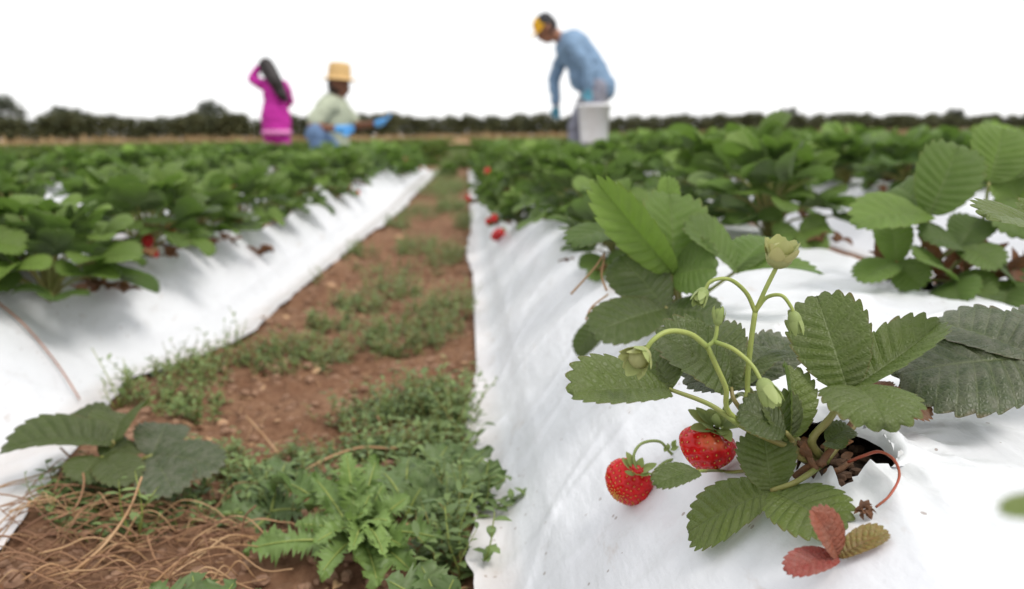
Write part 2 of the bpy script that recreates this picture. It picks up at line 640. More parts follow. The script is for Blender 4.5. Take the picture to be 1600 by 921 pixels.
def berry_mat():
    k = Nodes('ripe_berry')
    tint = k.n('Attribute', attribute_name='tint')
    n1 = k.noise(130, 3)
    red = k.ramp(n1, [(0.3, (0.40, 0.003, 0.006)), (0.7, (0.62, 0.008, 0.010))])
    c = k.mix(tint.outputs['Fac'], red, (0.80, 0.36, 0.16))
    k.l(c, k.b.inputs['Base Color'])
    k.val(k.b, 'Roughness', 0.20)
    k.val(k.b, 'Specular IOR Level', 0.30)
    k.val(k.b, 'Subsurface Weight', 0.12)
    k.val(k.b, 'Subsurface Scale', 0.004)
    k.b.inputs['Subsurface Radius'].default_value = (1.0, 0.25, 0.15)
    k.bump(k.noise(500, 3), 0.12, 0.0006)
    return k.mat


M['soil'] = soil_mat()
M['plastic'] = plastic_mat()
M['berry'] = berry_mat()
M['berry_far'] = plain('distant_berry', (0.55, 0.018, 0.018), 0.25, col2=(0.36, 0.008, 0.012), scale=60)
M['seed'] = plain('berry_seed', (0.62, 0.36, 0.06), 0.4, col2=(0.50, 0.22, 0.04), scale=200)

# ------------------------------------------------------------------ ground and beds
BED_W, PITCH, BED_H = 0.84, 1.26, 0.20
H0 = 0.0


def poly_x(pts):
    """x of a hand-measured film edge at a given y"""
    pts = sorted(pts)

    def fn(y):
        if y <= pts[0][0]:
            return pts[0][1]
        if y >= pts[-1][0]:
            return pts[-1][1]
        for (a, xa), (b, xb) in zip(pts, pts[1:]):
            if a <= y <= b:
                t = (y - a) / max(b - a, 1e-9)
                return xa + (xb - xa) * t
    return fn


_redge = [on(u, v, 0.006) for u, v in ((735, 900), (733, 850), (742, 800), (735, 720), (728, 650), (738, 612), (757, 572), (752, 520), (741, 478), (748, 440), (728, 402), (733, 370), (746, 335), (744, 310), (757, 285))]
_ledge = [on(u, v, 0.006) for u, v in ((10, 850), (130, 690), (188, 612), (200, 590), (250, 560), (325, 552), (392, 522), (470, 452), (530, 404), (580, 364), (596, 355), (640, 318), (665, 290), (682, 272))]
_rcut = poly_x([(-3, 0.0)] + [(p.y, p.x) for p in _redge] + [(5.0, 0.005), (30, 0.0)])
_lcut = poly_x([(-3, -0.45), (0.5, -0.45)] + [(p.y, p.x) for p in _ledge] + [(5.0, -0.37), (30, -0.40)])
SLOPE = 0.235


def R_FOOT(y):
    return 0.012


def L_FOOT(y):
    return -0.575 + 0.105 * min(1, max(0, (y - 1.30) / .25)) + 0.03 * min(1, max(0, (y - 1.8) / 2.5))


def R_EDGE(y):
    return min(R_FOOT(y) - .004, _rcut(y) + 0.014 * noise.noise(V((y * 9, 0, 3))) + 0.007 * noise.noise(V((y * 31, 0, 3))))


def L_EDGE(y):
    return max(L_FOOT(y) + .004, _lcut(y) + 0.008 * noise.noise(V((y * 12, 0, 9))))


def bed_z(d, d2, y, x, amp=1.0):
    """height of the film at distance d from the near foot of the bed and d2 from the far one"""
    def pr(q, w=SLOPE):
        if q >= w:
            return 1.0
        if q <= 0:
            return 0.0
        t = q / w
        return 0.62 * t * t * (3 - 2 * t) + 0.38 * (1 - (1 - t) ** 1.7) * min(1, t * 4)
    z = 0.006 + (BED_H - 0.008) * pr(d) * pr(d2)
    q = V((x * 3.0, y * 1.4, 0.3))
    z += amp * 0.010 * noise.noise(q) * min(1, max(0, d) / .1)
    if d < 0:
        z += 0.006 * (noise.noise(V((x * 22, y * 16, 4))) + .35) * min(1, -d / .03)
    return z


HOLE = None


def right_z(x, y):
    return bed_z(x - R_FOOT(y), BED_W - 0.0 - x, y, x)


def left_z(x, y):
    return bed_z(L_FOOT(y) - x, x + 1.26, y, x)


def onbed(u, v, fn=right_z):
    k = ray(u, v)
    t = 0.15
    while t < 12:
        p = CAM + k * t
        inside = (p.x > R_EDGE(p.y) and p.x < BED_W) if fn is right_z else (p.x < L_EDGE(p.y) and p.x > -1.26)
        if inside and p.z <= fn(p.x, p.y):
            return p
        if p.z < 0:
            return p
        t += 0.0015
    return CAM + k * t


def depth(p):
    return (p - CAM).dot(_f)


def lin(a, b, n):
    return [a + (b - a) * i / n for i in range(n)]


def soil_z(x, y):
    z = 0.0
    if -2 < x < 2.2 and -1 < y < 9:
        q = V((x, y, 0.0))
        z += 0.016 * noise.noise(q * 7) + 0.013 * noise.noise(q * 17) + 0.012 * abs(noise.noise(q * 38)) + 0.007 * noise.noise(q * 80)
        c = (x + 0.2) / 0.26
        z -= 0.022 * max(0, 1 - c * c)
        if z > 0.004 and (x > -0.02 or x < -0.40):
            z = 0.004
    return z


def build_ground():
    xs = [-900, -400, -150, -60, -25, -12, -6, -3, -2, -1.4, -1.0, -0.8] + lin(-0.7, 0.1, 130) + [0.1, 0.2, 0.4, 0.8, 0.9, 1.0, 1.1, 1.2, 1.4, 2, 3, 6, 12, 25, 60, 150, 400, 900]
    ys = [-60, -20, -8, -3, -1, 0, 0.3] + lin(0.45, 1.6, 190) + lin(1.6, 3.2, 130) + lin(3.2, 7, 60) + [7, 8, 9, 10, 12, 15, 20, 26, 32, 40, 55, 80, 120, 200, 400, 800, 1500]
    b = MB()
    nx = len(xs)
    for y in ys:
        for x in xs:
            b.vert((x, y, soil_z(x, y)))
    for j in range(len(ys) - 1):
        for i in range(nx - 1):
            a = j * nx + i
            b.face((a, a + 1, a + nx + 1, a + nx))
    tag(b.build('ground', M['soil']), kind='structure')


build_ground()

# crown positions of the strawberry plants that get an opened film
P_FRONT = onbed(1312, 705)
HOLE = P_FRONT.copy()
holes = []


def film(name, label, efn, other, sgn, near, y0, y1, hole_list, foot=None):
    foot = foot or efn
    """one bed's plastic film; efn(y) is the aisle edge, other the far edge"""
    b = MB()
    if near:
        ys = [-2.5, -1, -.3] + lin(0.0, 0.3, 8) + lin(0.3, 0.95, 210) + lin(0.95, 1.8, 130) + lin(1.8, 4, 110) + lin(4, y1, 70) + [y1]
        ns = 235
    else:
        ys = lin(y0, y1, 90) + [y1]
        ns = 36
    ids = []
    for y in ys:
        e = efn(y)
        row = []
        for i in range(ns + 1):
            t = i / ns
            ft = foot(y)
            if near:
                x = e + (ft - e) * (i / 16) if i < 16 else ft + (other(y) - ft) * ((i - 16) / (ns - 16)) ** 1.2
            else:
                x = e + (other(y) - e) * t
            d, d2 = sgn * (x - ft), abs(other(y) - x)
            z = bed_z(d, d2, y, x)
            if near:
                q = V((x, y, 0))
                kx = V((x * 16 + y * 5, y * 3.0 - x * 2, 2.0))
                z += 0.0026 * noise.noise(kx) + 0.0012 * noise.noise(kx * 2.7)
                rid = 1 - abs(noise.noise(V((x * 11 - y * 7, y * 4 + x * 3, 5.0))))
                z += 0.0022 * max(0, rid - 0.80) / 0.2
                sl = max(0.0, 1 - d / 0.16)
                z += 0.0022 * sl * noise.noise(V((x * 9, y * 9, 7.7)))
                if sgn > 0 and y < 0.95:
                    for (ax_, ay_, bx_, by_, hh, ww) in CREASES:
                        vx, vy = bx_ - ax_, by_ - ay_
                        tt = max(0, min(1, ((x - ax_) * vx + (y - ay_) * vy) / (vx * vx + vy * vy)))
                        wig = 0.004 * noise.noise(V((tt * 3.5, ax_ * 40, ay_ * 40)))
                        dd = math.hypot(x - ax_ - vx * tt + wig, y - ay_ - vy * tt + wig)
                        if dd < ww * 3:
                            z += hh * math.exp(-(dd / ww) ** 2) * (0.25 + 0.75 * math.sin(PI * min(1, .12 + tt * .88)))
                for (hx, hy, hr) in hole_list:
                    rx, ry = x - hx, y - hy
                    rr = math.hypot(rx, ry)
                    if rr < 0.16:
                        an = math.atan2(ry, rx)
                        fall = max(0, 1 - rr / 0.16)
                        z += fall * fall * (0.0045 * math.sin(an * 11 + 2.2 * noise.noise(q * 25)) + 0.003 * math.sin(an * 23 + 1))
                        if rr < 0.05:
                            z += 0.004 * (1 - rr / 0.05)
            row.append(b.vert((x, y, z)))
        ids.append(row)
    def rho(px, py):
        best, bh = 9.0, None
        for (hx, hy, hr) in hole_list:
            dx, dy = px - hx, (py - hy) / 1.5
            an = math.atan2(dy, dx)
            ro = math.hypot(dx, dy) / (hr * (1 + 0.30 * noise.noise(V((math.cos(an) * 1.7 + hx * 9, math.sin(an) * 1.7, hy * 7))) + .10 * noise.noise(V((an * 3.1, hx, 1)))))
            if ro < best:
                best, bh = ro, (hx, hy)
        return best, bh
    kept = set()
    for j in range(len(ys) - 1):
        for i in range(ns):
            q = (ids[j][i], ids[j][i + 1], ids[j + 1][i + 1], ids[j + 1][i])
            cx = sum(b.v[k][0] for k in q) / 4
            cy = sum(b.v[k][1] for k in q) / 4
            if not hole_list or rho(cx, cy)[0] >= 1:
                b.face(q if sgn > 0 else q[::-1])
                kept.update(q)
    if hole_list:
        for k in kept:
            x, y, z = b.v[k]
            if y < 2:
                ro, h_ = rho(x, y)
                if ro < 1.0:
                    b.v[k] = (h_[0] + (x - h_[0]) / ro, h_[1] + (y - h_[1]) / ro, z + .002)
    tag(b.build(name, M['plastic']), label, 'plastic mulch', 'white plastic film over the raised beds')


def soil_bed(e, o, y0, y1):
    b = MB()
    ys = lin(y0, 1.6, 60) + lin(1.6, y1, 60) + [y1]
    ids = []
    for y in ys:
        ev, ov = e(y), o(y)
        row = []
        for i in range(41):
            x = ev + (ov - ev) * i / 40
            z = bed_z(abs(x - ev), abs(ov - x), y, x) - 0.018
            row.append(b.vert((x, y, max(z, -0.012))))
        ids.append(row)
    for j in range(len(ys) - 1):
        for i in range(40):
            b.face((ids[j][i], ids[j][i + 1], ids[j + 1][i + 1], ids[j + 1][i]))
    tag(b.build('bed_soil', M['dark_soil']), kind='structure')


# rows of plants: near rows measured from the photo
PL_R = [V((0.245, 0.83, 0)), V((0.24, 1.28, 0)), V((0.27, 1.62, 0))]
PL_R2 = [V((0.60, 1.02, 0)), V((0.60, 1.42, 0)), V((0.58, 1.8, 0))]
CREASES = []
for (ua, va, ub, vb, hh, ww) in ((1385, 690, 1600, 900, .0034, .006), (1400, 675, 1590, 760, .003, .005), (1365, 745, 1470, 921, .003, .006), (1410, 655, 1600, 680, .0026, .005), (1300, 770, 1345, 921, .002, .005),
                                 (1230, 600, 1130, 600, .002, .006), (1000, 640, 800, 880, .0022, .009), (1060, 560, 860, 700, .002, .008), (900, 600, 770, 700, .002, .009), (1110, 860, 980, 921, .002, .005), (930, 840, 830, 921, .002, .006),
                                 (1420, 700, 1520, 860, .002, .004), (1480, 650, 1600, 720, .002, .005), (1440, 740, 1600, 880, -.002, .005)):
    _a, _b = onbed(ua, va), onbed(ub, vb)
    CREASES.append((_a.x, _a.y, _b.x, _b.y, hh, ww))
r_holes = [(HOLE.x + .002, HOLE.y + .002, 0.028), (0.245, 0.83, 0.028), (0.60, 1.02, 0.035), (0.24, 1.28, 0.03), (0.62, 0.62, 0.03)]
film('plastic_film', 'white plastic film of the near right bed, under the ripe strawberries', R_EDGE, lambda y: BED_W, 1, True, 0, 9.3, r_holes, R_FOOT)
film('plastic_film', 'white plastic film of the left bed, its bare side sloping to the dirt aisle', L_EDGE, lambda y: -1.26, -1, True, 0, 9.3, [], L_FOOT)
soil_bed(R_FOOT, lambda y: BED_W, -2.4, 9.2)
soil_bed(L_FOOT, lambda y: -1.26, -2.4, 9.2)
for k, lab in ((1, 'white plastic film of the second bed to the right, showing in strips between leaves'), (2, 'white plastic film of the third bed to the right behind dense plants'), (-2, 'white plastic film of the second bed to the left, mostly hidden by plants')):
    x0 = k * PITCH
    film('plastic_film', lab, (lambda y, x0=x0: x0 + 0.02 * noise.noise(V((x0, y * .8, 0)))), (lambda y, x0=x0: x0 + BED_W), 1, False, 0.2, 12, [])


# ------------------------------------------------------------------ strawberry parts
def berry_mesh(mb, mbs, c, axis, r, ln, seed=0, pale=0.0, pale_dir=None, nu=84, nv=56, seeds=150):
    """conic berry: axis points from calyx to tip; dimples around each seed"""
    ax = axis.normalized()
    x = ax.cross(V((0.2, 0.9, 0.3))).normalized()
    y = ax.cross(x)
    rr = random.Random(seed)

    def rad(t):      # t 0 calyx .. 1 tip
        return r * (math.sin(PI * min(1, (0.02 + 0.98 * t)) ** 0.78)) ** 0.62 * (1 - 0.10 * t)
    sd = []
    for i in range(seeds):
        t = 0.05 + 0.92 * (i + 0.5) / seeds
        t = 0.5 - 0.5 * math.cos(PI * t)
        ph = i * 2.399963 + rr.uniform(-.12, .12)
        sd.append((t, ph))
    sp = []
    for t, ph in sd:
        q = rad(t)
        sp.append(c + ax * ((t - 0.5) * ln) + x * (q * math.cos(ph)) + y * (q * math.sin(ph)))
    spn = np.array([tuple(p) for p in sp])
    dsig = r * 0.075
    rings = []
    for i in range(nv + 1):
        t = 0.5 - 0.5 * math.cos(PI * i / nv)
        ring = []
        for j in range(nu):
            ph = 2 * PI * j / nu
            q = rad(t) * (1 + 0.035 * noise.noise(V((math.cos(ph) * 1.3, math.sin(ph) * 1.3, t * 2 + seed))))
            n = (x * math.cos(ph) + y * math.sin(ph)) * (ln * .5) * math.sin(PI * max(0.02, min(.98, t))) - ax * (r * math.cos(PI * t))
            n.normalize()
            p = c + ax * ((t - 0.5) * ln) + x * (q * math.cos(ph)) + y * (q * math.sin(ph))
            d2 = ((spn - np.array(tuple(p))) ** 2).sum(1)
            md = float(d2.min())
            p = p - n * (r * 0.075 * math.exp(-md / (2 * dsig ** 2)))
            mb.tint = 0.0
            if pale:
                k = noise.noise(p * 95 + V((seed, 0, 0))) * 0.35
                g = (n.dot(pale_dir) - 0.90 + k * .5) * 5  # unripe pale shoulder, with the warm top highlight put into its colour
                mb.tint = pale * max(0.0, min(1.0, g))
            ring.append(mb.vert(p))
        rings.append(ring)
    for i in range(nv):
        for j in range(nu):
            j2 = (j + 1) % nu
            mb.face((rings[i][j], rings[i + 1][j], rings[i + 1][j2], rings[i][j2]))
    for (t, ph), p in zip(sd, sp):
        n = (x * math.cos(ph) + y * math.sin(ph)) * (ln * .5) * math.sin(PI * t) - ax * (r * math.cos(PI * t))
        n.normalize()
        a = ax - n * ax.dot(n)
        if a.length < 1e-4:
            continue
        a.normalize()
        bb = n.cross(a)
        rot = Matrix(((bb.x, a.x, n.x), (bb.y, a.y, n.y), (bb.z, a.z, n.z)))
        ellipsoid(mbs, p - n * (r * 0.030), r * 0.024, r * 0.038, r * 0.022, rot, 6, 4)


def bud(mb, c, axis, r, ln, seed=0, open_=0.2, n=5, extra=5, tint=(0.4, 0.9)):
    """green bud or fruitlet wrapped in sepals; axis points outward from the stalk"""
    rr = random.Random(seed)
    ax = axis.normalized()
    x = ax.cross(V((0.3, 0.2, 0.9))).normalized()
    y = ax.cross(x)
    mb.tint = 0.55
    rot = Matrix(((x.x, y.x, ax.x), (x.y, y.y, ax.y), (x.z, y.z, ax.z)))
    ellipsoid(mb, c + ax * (ln * 0.40), r * 0.74, r * 0.74, ln * 0.44, rot, 12, 8)
    for ring, cnt in ((0, n), (1, extra)):
        for i in range(cnt):
            a = 2 * PI * (i + 0.5 * ring) / max(cnt, 1) + rr.uniform(-.15, .15)
            rd = x * math.cos(a) + y * math.sin(a)
            op = open_ * rr.uniform(0.7, 1.3) + ring * 0.12
            base = c + rd * r * 0.25 + ax * (0.02 * ln)
            tip = c + ax * (ln * rr.uniform(.88, 1.12) * math.cos(op)) + rd * (r * 0.30 + ln * math.sin(op))
            oval(mb, base, tip, rd, r * (1.25 - .35 * ring), fold=0.45 if False else -0.35, curl=1.1 - open_ * 1.1, n=6, tint=rr.uniform(*tint), pw=0.75)


def calyx(mb, c, up, r, seed=0, n=9, lift=0.5, sizes=(0.8, 1.2), tint=(0.05, 0.8)):
    """leafy cap of a berry spreading round the stalk"""
    rr = random.Random(seed)
    up = up.normalized()
    x = up.cross(V((0.3, 0.8, 0.2))).normalized()
    y = up.cross(x)
    for i in range(n):
        a = 2 * PI * i / n + rr.uniform(-.2, .2)
        rd = x * math.cos(a) + y * math.sin(a)
        ln = r * rr.uniform(*sizes)
        el = lift * rr.uniform(0.1, 1.7)
        tip = c + rd * (ln * math.cos(el)) + up * (ln * math.sin(el))
        oval(mb, c + rd * r * .12, tip, up, r * rr.uniform(.42, .62), fold=0.3, curl=rr.uniform(-1.0, 0.8), n=6, tint=rr.uniform(*tint), pw=.75)


def leaf_hand(root, leaflets, petiole, mat, pr=(0.0022, 0.0026), label=None, pmat=None):
    """a leaf placed leaflet by leaflet: (base, tip, up, width, options)"""
    b = MB()
    for i, (p, q, up, w, kw) in enumerate(leaflets):
        kw = dict(kw)
        cu = kw.get('curl', 0.4)
        Mx, L = frame(p, q, up, cu)
        kw['curl'] = cu
        kw.setdefault('seed', rng.randint(1, 900))
        leaflet(b, Mx, L, w, **kw)
    lf = b.build('leaf', M[mat], root, root.location)
    if label:
        lf['label'] = label
    if petiole:
        pb = MB()
        tube(pb, petiole, pr[1], pr[0], 8, 6)
        pb.build('petiole', M[pmat or 'petiole'], lf, root.location)
    return lf


UP = V((0, 0, 1))


def tc(p, k=0.5, side=0.0):
    """a normal part way between up and towards the viewer's side of the plant"""
    return (UP * (1 - k) + to_cam(p) * k + V((side, 0, 0))).normalized()


# ---------------------------------------------------------------- the front plant with the ripe berries
dF = depth(P_FRONT)
C0 = onbed(1290, 722)
front = empty('strawberry_plant', C0, 'front strawberry plant with two ripe berries and green buds at a torn plastic hole', 'strawberry plant', 'strawberry plants on the raised beds')
DC = depth(C0)

# leaf standing to the right
n1 = at(1325, 608, DC - 0.010)
leaf_hand(front, [
    (n1, at(1276, 462, DC + 0.022), tc(n1, .85, -0.05), 0.050, dict(fold=0.16, curl=0.30, tint=0.30, k=5, c=10, droop=.03)),
    (n1, at(1470, 503, DC + 0.004), tc(n1, .30, -0.12), 0.044, dict(fold=0.55, curl=-0.25, tint=0.36, k=5, c=10)),
    (n1, at(1384, 662, DC - 0.075), tc(n1, .30, 0.05), 0.054, dict(fold=0.20, curl=0.9, tint=0.30, k=5, c=10, droop=.12)),
], [C0, at(1268, 690, DC - .012), at(1298, 652, DC - .012), n1], 'leaf', (0.0020, 0.0030))
# browned leaf behind it
nb = at(1365, 622, DC + 0.03)
leaf_hand(front, [(nb, at(1458, 640, DC + 0.02), tc(nb, .3), 0.034, dict(fold=0.1, curl=0.5, tint=0.2)),
                  (nb, at(1345, 596, DC + 0.07), tc(nb, .3), 0.036, dict(fold=0.1, curl=0.5, tint=0.2))],
          [C0, at(1330, 672, DC + .01), nb], 'leaf_brown', (.0015, .002), 'brown edged leaf')
# leaf reaching left
n2 = at(1045, 608, DC - 0.02)
leaf_hand(front, [
    (n2, at(893, 614, DC - 0.050), tc(n2, .36, 0.0), 0.050, dict(fold=0.42, curl=0.25, tint=0.46, k=5, c=9)),
    (n2, at(1012, 536, DC + 0.020), tc(n2, .62, -.2), 0.036, dict(fold=0.35, curl=0.3, tint=0.48, k=5, c=8)),
    (n2, at(1068, 552, DC + 0.01), tc(n2, .7, -.4), 0.026, dict(fold=0.5, curl=0.3, tint=0.5, k=4, c=8)),
], [C0, at(1170, 672, DC - .02), at(1110, 633, DC - .02), n2], 'leaf', (.0013, .0022))
# leaf behind the drooping buds
n3 = at(1142, 606, DC + 0.005)
leaf_hand(front, [
    (n3, at(1026, 522, DC - 0.005), tc(n3, .55, .25), 0.046, dict(fold=0.30, curl=0.75, tint=0.34, k=5, c=9)),
    (n3, at(1112, 508, DC + 0.06), tc(n3, .5, -.2), 0.040, dict(fold=0.2, curl=0.5, tint=0.42, k=5, c=8)),
    (n3, at(1205, 545, DC + 0.05), tc(n3, .5, -.3), 0.040, dict(fold=0.3, curl=0.4, tint=0.30, k=5, c=8)),
], [C0, at(1190, 670, DC), at(1150, 630, DC), n3], 'leaf', (.0013, .002))
# greyish leaf further back between the flower stems
n4 = at(1165, 600, DC + 0.06)
leaf_hand(front, [
    (n4, at(1072, 600, DC + 0.045), tc(n4, .3, .0), 0.040, dict(fold=0.25, curl=0.6, tint=0.15)),
    (n4, at(1150, 535, DC + 0.10), tc(n4, .55, .0), 0.042, dict(fold=0.3, curl=0.4, tint=0.2)),
    (n4, at(1238, 532, DC + 0.085), tc(n4, .55, .0), 0.042, dict(fold=0.35, curl=0.4, tint=0.2)),
], [C0, at(1215, 660, DC + .03), n4], 'leaf_dust', (.0013, .002))
# narrow upright leaf and the dark one behind the berry
n5 = at(1236, 684, DC - 0.012)
leaf_hand(front, [(n5, at(1226, 572, DC + 0.008), tc(n5, .6, .8), 0.040, dict(fold=0.75, curl=0.2, tint=0.72, k=5, c=8)),
                  (n5, at(1196, 622, DC - 0.012), tc(n5, .6, .3), 0.034, dict(fold=0.5, curl=0.5, tint=0.3, k=4, c=8))],
          [C0, at(1248, 715, DC - .01), n5], 'leaf', (.0018, .002))
n6 = at(1228, 676, DC - 0.024)
leaf_hand(front, [(n6, at(1154, 640, DC - 0.020), tc(n6, .40, .0), 0.036, dict(fold=0.25, curl=0.6, tint=0.12, k=5, c=9))],
          [C0, at(1250, 700, DC - .0), n6], 'leaf', (.0014, .002))
# low three-part leaf in front
n7 = at(1205, 767, depth(onbed(1205, 770)) - .024)
t7b, t7c = at(1074, 832, depth(onbed(1084, 850)) - .007), at(1312, 832, depth(onbed(1312, 832)) - .007)
leaf_hand(front, [
    (n7, at(1192, 672, depth(n7) + .020), tc(n7, .60), 0.036, dict(fold=0.18, curl=0.3, tint=0.50, k=5, c=10)),
    (n7, t7b, tc(n7, .45), 0.043, dict(fold=0.20, curl=0.35, tint=0.80, k=5, c=10)),
    (n7, t7c, tc(n7, .45), 0.044, dict(fold=0.16, curl=0.5, tint=0.66, k=5, c=10)),
], [C0, at(1246, 752, DC - .03), n7], 'leaf', (.0016, .002), 'low yellowish green leaf lying near the plastic')
# little leaf beside the left berry
n8 = at(1092, 736, DC - 0.045)
leaf_hand(front, [(n8, at(1024, 758, DC - 0.065), tc(n8, .35), 0.019, dict(fold=0.3, curl=0.6, tint=0.35, k=3, c=6))],
          [onbed(1205, 735) + UP * .003, onbed(1150, 744) + UP * .003, onbed(1122, 748) + UP * .006, n8], 'leaf', (.001, .0014))
# small dark leaf in the hole
n9 = at(1292, 690, DC - .015)
leaf_hand(front, [(n9, at(1330, 668, DC - 0.01), tc(n9, .4), 0.018, dict(fold=0.3, curl=0.5, tint=0.2, k=3, c=6)),
                  (n9, at(1318, 700, DC - 0.03), tc(n9, .4), 0.015, dict(fold=0.3, curl=0.5, tint=0.2, k=3, c=6))],
          [C0, n9], 'leaf', (.001, .0014))
# brown stalks at the crown
b = MB()
for pts in (((1335, 655), (1300, 700), (1280, 728)), ((1245, 690), (1262, 712), (1275, 735)), ((1240, 745), (1262, 730), (1290, 722)), ((1330, 720), (1310, 735), (1290, 738))):
    tube(b, [at(u, v, DC - 0.005 - 0.005 * i) for i, (u, v) in enumerate(pts)], .0018, .0024, 6)
for i in range(7):
    p = C0 + V((rng.uniform(-.018, .018), rng.uniform(-.02, .02), rng.uniform(0, .012)))
    q = p + V((rng.uniform(-.02, .02), rng.uniform(-.02, .01), rng.uniform(.002, .022)))
    oval(b, p, q, V((rng.uniform(-1, 1), -1, 1)), .008, tint=rng.random())
b.build('crown', M['leaf_brown'], front, C0)
# flower stems with buds
trs = MB()
DT = DC - 0.02
tube(trs, [C0, at(1178, 648, DC - .01), at(1168, 608, DT + .01), at(1172, 545, DT), at(1180, 486, DT - .005)], .0018, .0016, 8)
tube(trs, [at(1180, 488, DT - .005), at(1196, 452, DT - .01), at(1214, 416, DT - .01)], .0015, .0013, 8)
tube(trs, [at(1180, 488, DT - .005), at(1166, 458, DT - .01), at(1140, 437, DT - .016), at(1112, 439, DT - .02), at(1101, 454, DT - .02)], .0014, .0010, 8)
tube(trs, [at(1182, 484, DT - .005), at(1198, 465, DT - .005), at(1221, 462, DT - .01), at(1236, 480, DT - .012), at(1240, 492, DT - .012)], .0013, .0010, 8)
truss = trs.build('flower_stem', M['stem'], front, C0)


def add_bud(parent, u, v, d, dirpx, r, ln, mat='sepal', **kw):
    bb = MB()
    c = at(u, v, d)
    axis = (at(u + dirpx[0], v + dirpx[1], d + dirpx[2] if len(dirpx) > 2 else d) - c)
    bud(bb, c, axis, r, ln, **kw)
    return bb.build('bud', M[mat], parent, C0)


add_bud(truss, 1214, 418, DT - .01, (6, -30, -.004), .0112, .0180, seed=3, open_=0.40, n=6, extra=6, tint=(.2, 1.0), mat='sepal_pale')
add_bud(truss, 1101, 452, DT - .02, (-10, 20, -.004), .0056, .0115, seed=5, open_=0.12)
add_bud(truss, 1239, 487, DT - .012, (4, 20), .0056, .0135, seed=6, open_=0.02)
trs = MB()
tube(trs, [C0, at(1150, 655, DC - .02), at(1134, 606, DT - .015), at(1118, 570, DT - .022), at(1105, 541, DT - .026)], 0.0017, .0015, 8)
tube(trs, [at(1105, 542, DT - .026), at(1078, 522, DT - .03), at(1045, 518, DT - .036), at(1020, 532, DT - .04), at(1007, 551, DT - .04)], .0017, .0013, 8)
tube(trs, [at(1105, 542, DT - .026), at(1117, 530, DT - .026), at(1121, 505, DT - .026)], .0013, .0011, 8)
tube(trs, [at(1116, 534, DT - .026), at(1146, 546, DT - .034), at(1174, 570, DT - .04), at(1190, 596, DT - .045)], .0014, .0011, 8)
truss2 = trs.build('flower_stem', M['stem'], front, C0)
add_bud(truss2, 1009, 549, DT - .04, (-15, 15, -.006), .0085, .0155, seed=8, open_=0.42, mat='sepal_pale', tint=(0, .5))
add_bud(truss2, 1121, 509, DT - .026, (2, -24), .0042, .0110, seed=9, open_=0.10)
add_bud(truss2, 1189, 593, DT - .045, (12, 24, -.004), .0072, .0165, seed=11, open_=0.12)

# ripe berry hanging over the film
BR = 0.0180
pc1 = onbed(1108, 752)
DB = depth(pc1) - .004
c1 = at(1104, 703, DB)
ax1 = V((-.22, -.10, -1)).normalized()
bb, bs = MB(), MB()
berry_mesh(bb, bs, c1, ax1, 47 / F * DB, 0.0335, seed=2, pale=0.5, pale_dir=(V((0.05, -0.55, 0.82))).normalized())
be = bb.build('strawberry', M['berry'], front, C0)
bs.build('seeds', M['seed'], be, C0)
cb = MB()
top1 = c1 - ax1 * 0.0148
tq = at(1120, 668, DB - .004)
calyx(cb, tq, UP + to_cam(tq) * .35 + V((.1, 0, 0)), 0.0225, seed=14, n=11, lift=0.32, sizes=(.7, 1.15), tint=(0.3, 1.0))
calyx(cb, tq + UP * .001, UP + to_cam(tq) * .3 + V((.2, 0, 0)), 0.0125, seed=15, n=7, lift=0.8, sizes=(.75, 1.15), tint=(0.5, 1.0))
tube(cb, [tq, at(1128, 650, DB + .002), at(1138, 630, DB + .008), at(1156, 616, DB + .016), at(1168, 620, DC - .01)], .0018, .0016, 8)
cb.build('calyx', M['sepal'], be, C0)
# left berry resting on the film
pc2 = onbed(985, 792)
D2 = depth(pc2) - .001
c2 = at(979, 757, D2)
ax2 = (at(962, 775, D2 - .010) - c2).normalized()
bb, bs = MB(), MB()
berry_mesh(bb, bs, c2, ax2, 43 / F * D2, 0.0325, seed=4, seeds=190)
be2 = bb.build('strawberry', M['berry'], front, C0)
bs.build('seeds', M['seed'], be2, C0)
cb = MB()
top2 = at(995, 737, D2 - .011)
calyx(cb, top2, (to_cam(top2) * .5 + UP * .9 + V((.25, 0, 0))), 0.0145, seed=21, n=8, lift=.4, tint=(0.2, .7))
tube(cb, [top2, at(990, 712, D2 - .008), at(1003, 693, D2), at(1030, 690, D2 + .006), at(1046, 706, D2 + .008), at(1062, 722, D2 + .012)], .0012, .0012, 8)
tube(cb, [at(1014, 764, D2 - .006), at(1020, 742, D2 - .008), at(1040, 722, D2), at(1066, 717, D2 + .004)], .0015, .0012, 8)
for i in range(6):
    p = at(1046 + rng.uniform(-6, 8), 695 + rng.uniform(-6, 14), D2 + .008)
    oval(cb, p, p + V((rng.uniform(-.006, .006), -.002, rng.uniform(-.006, .008))), V((0, -1, .6)), .004, tint=rng.random())
cb.build('calyx', M['sepal'], be2, C0)
# withered fruit on a curved brown stalk
wb = MB()
dw = depth(onbed(1352, 808)) - .004
tube(wb, [at(1325, 722, DC - .02), at(1350, 712, DC - .03), at(1374, 706, dw + .03), at(1396, 718, dw + .02), at(1405, 744, dw + .01), at(1390, 774, dw), at(1368, 793, dw)], .0010, .0007, 6)
ws = wb.build('withered_stalk', M['petiole_red'], front, C0)
wb = MB()
cw = at(1352, 798, dw)
for i in range(16):
    dq = V((rng.uniform(-1, 1), rng.uniform(-1, 1), rng.uniform(-1, 1))).normalized()
    oval(wb, cw + dq * .0012, cw + dq * rng.uniform(.004, .007), V((rng.uniform(-1, 1), rng.uniform(-1, 1), 1)), .005, curl=1.6, fold=.5, tint=rng.random() * .5)
wb.build('withered_fruit', M['leaf_brown'], ws, C0)
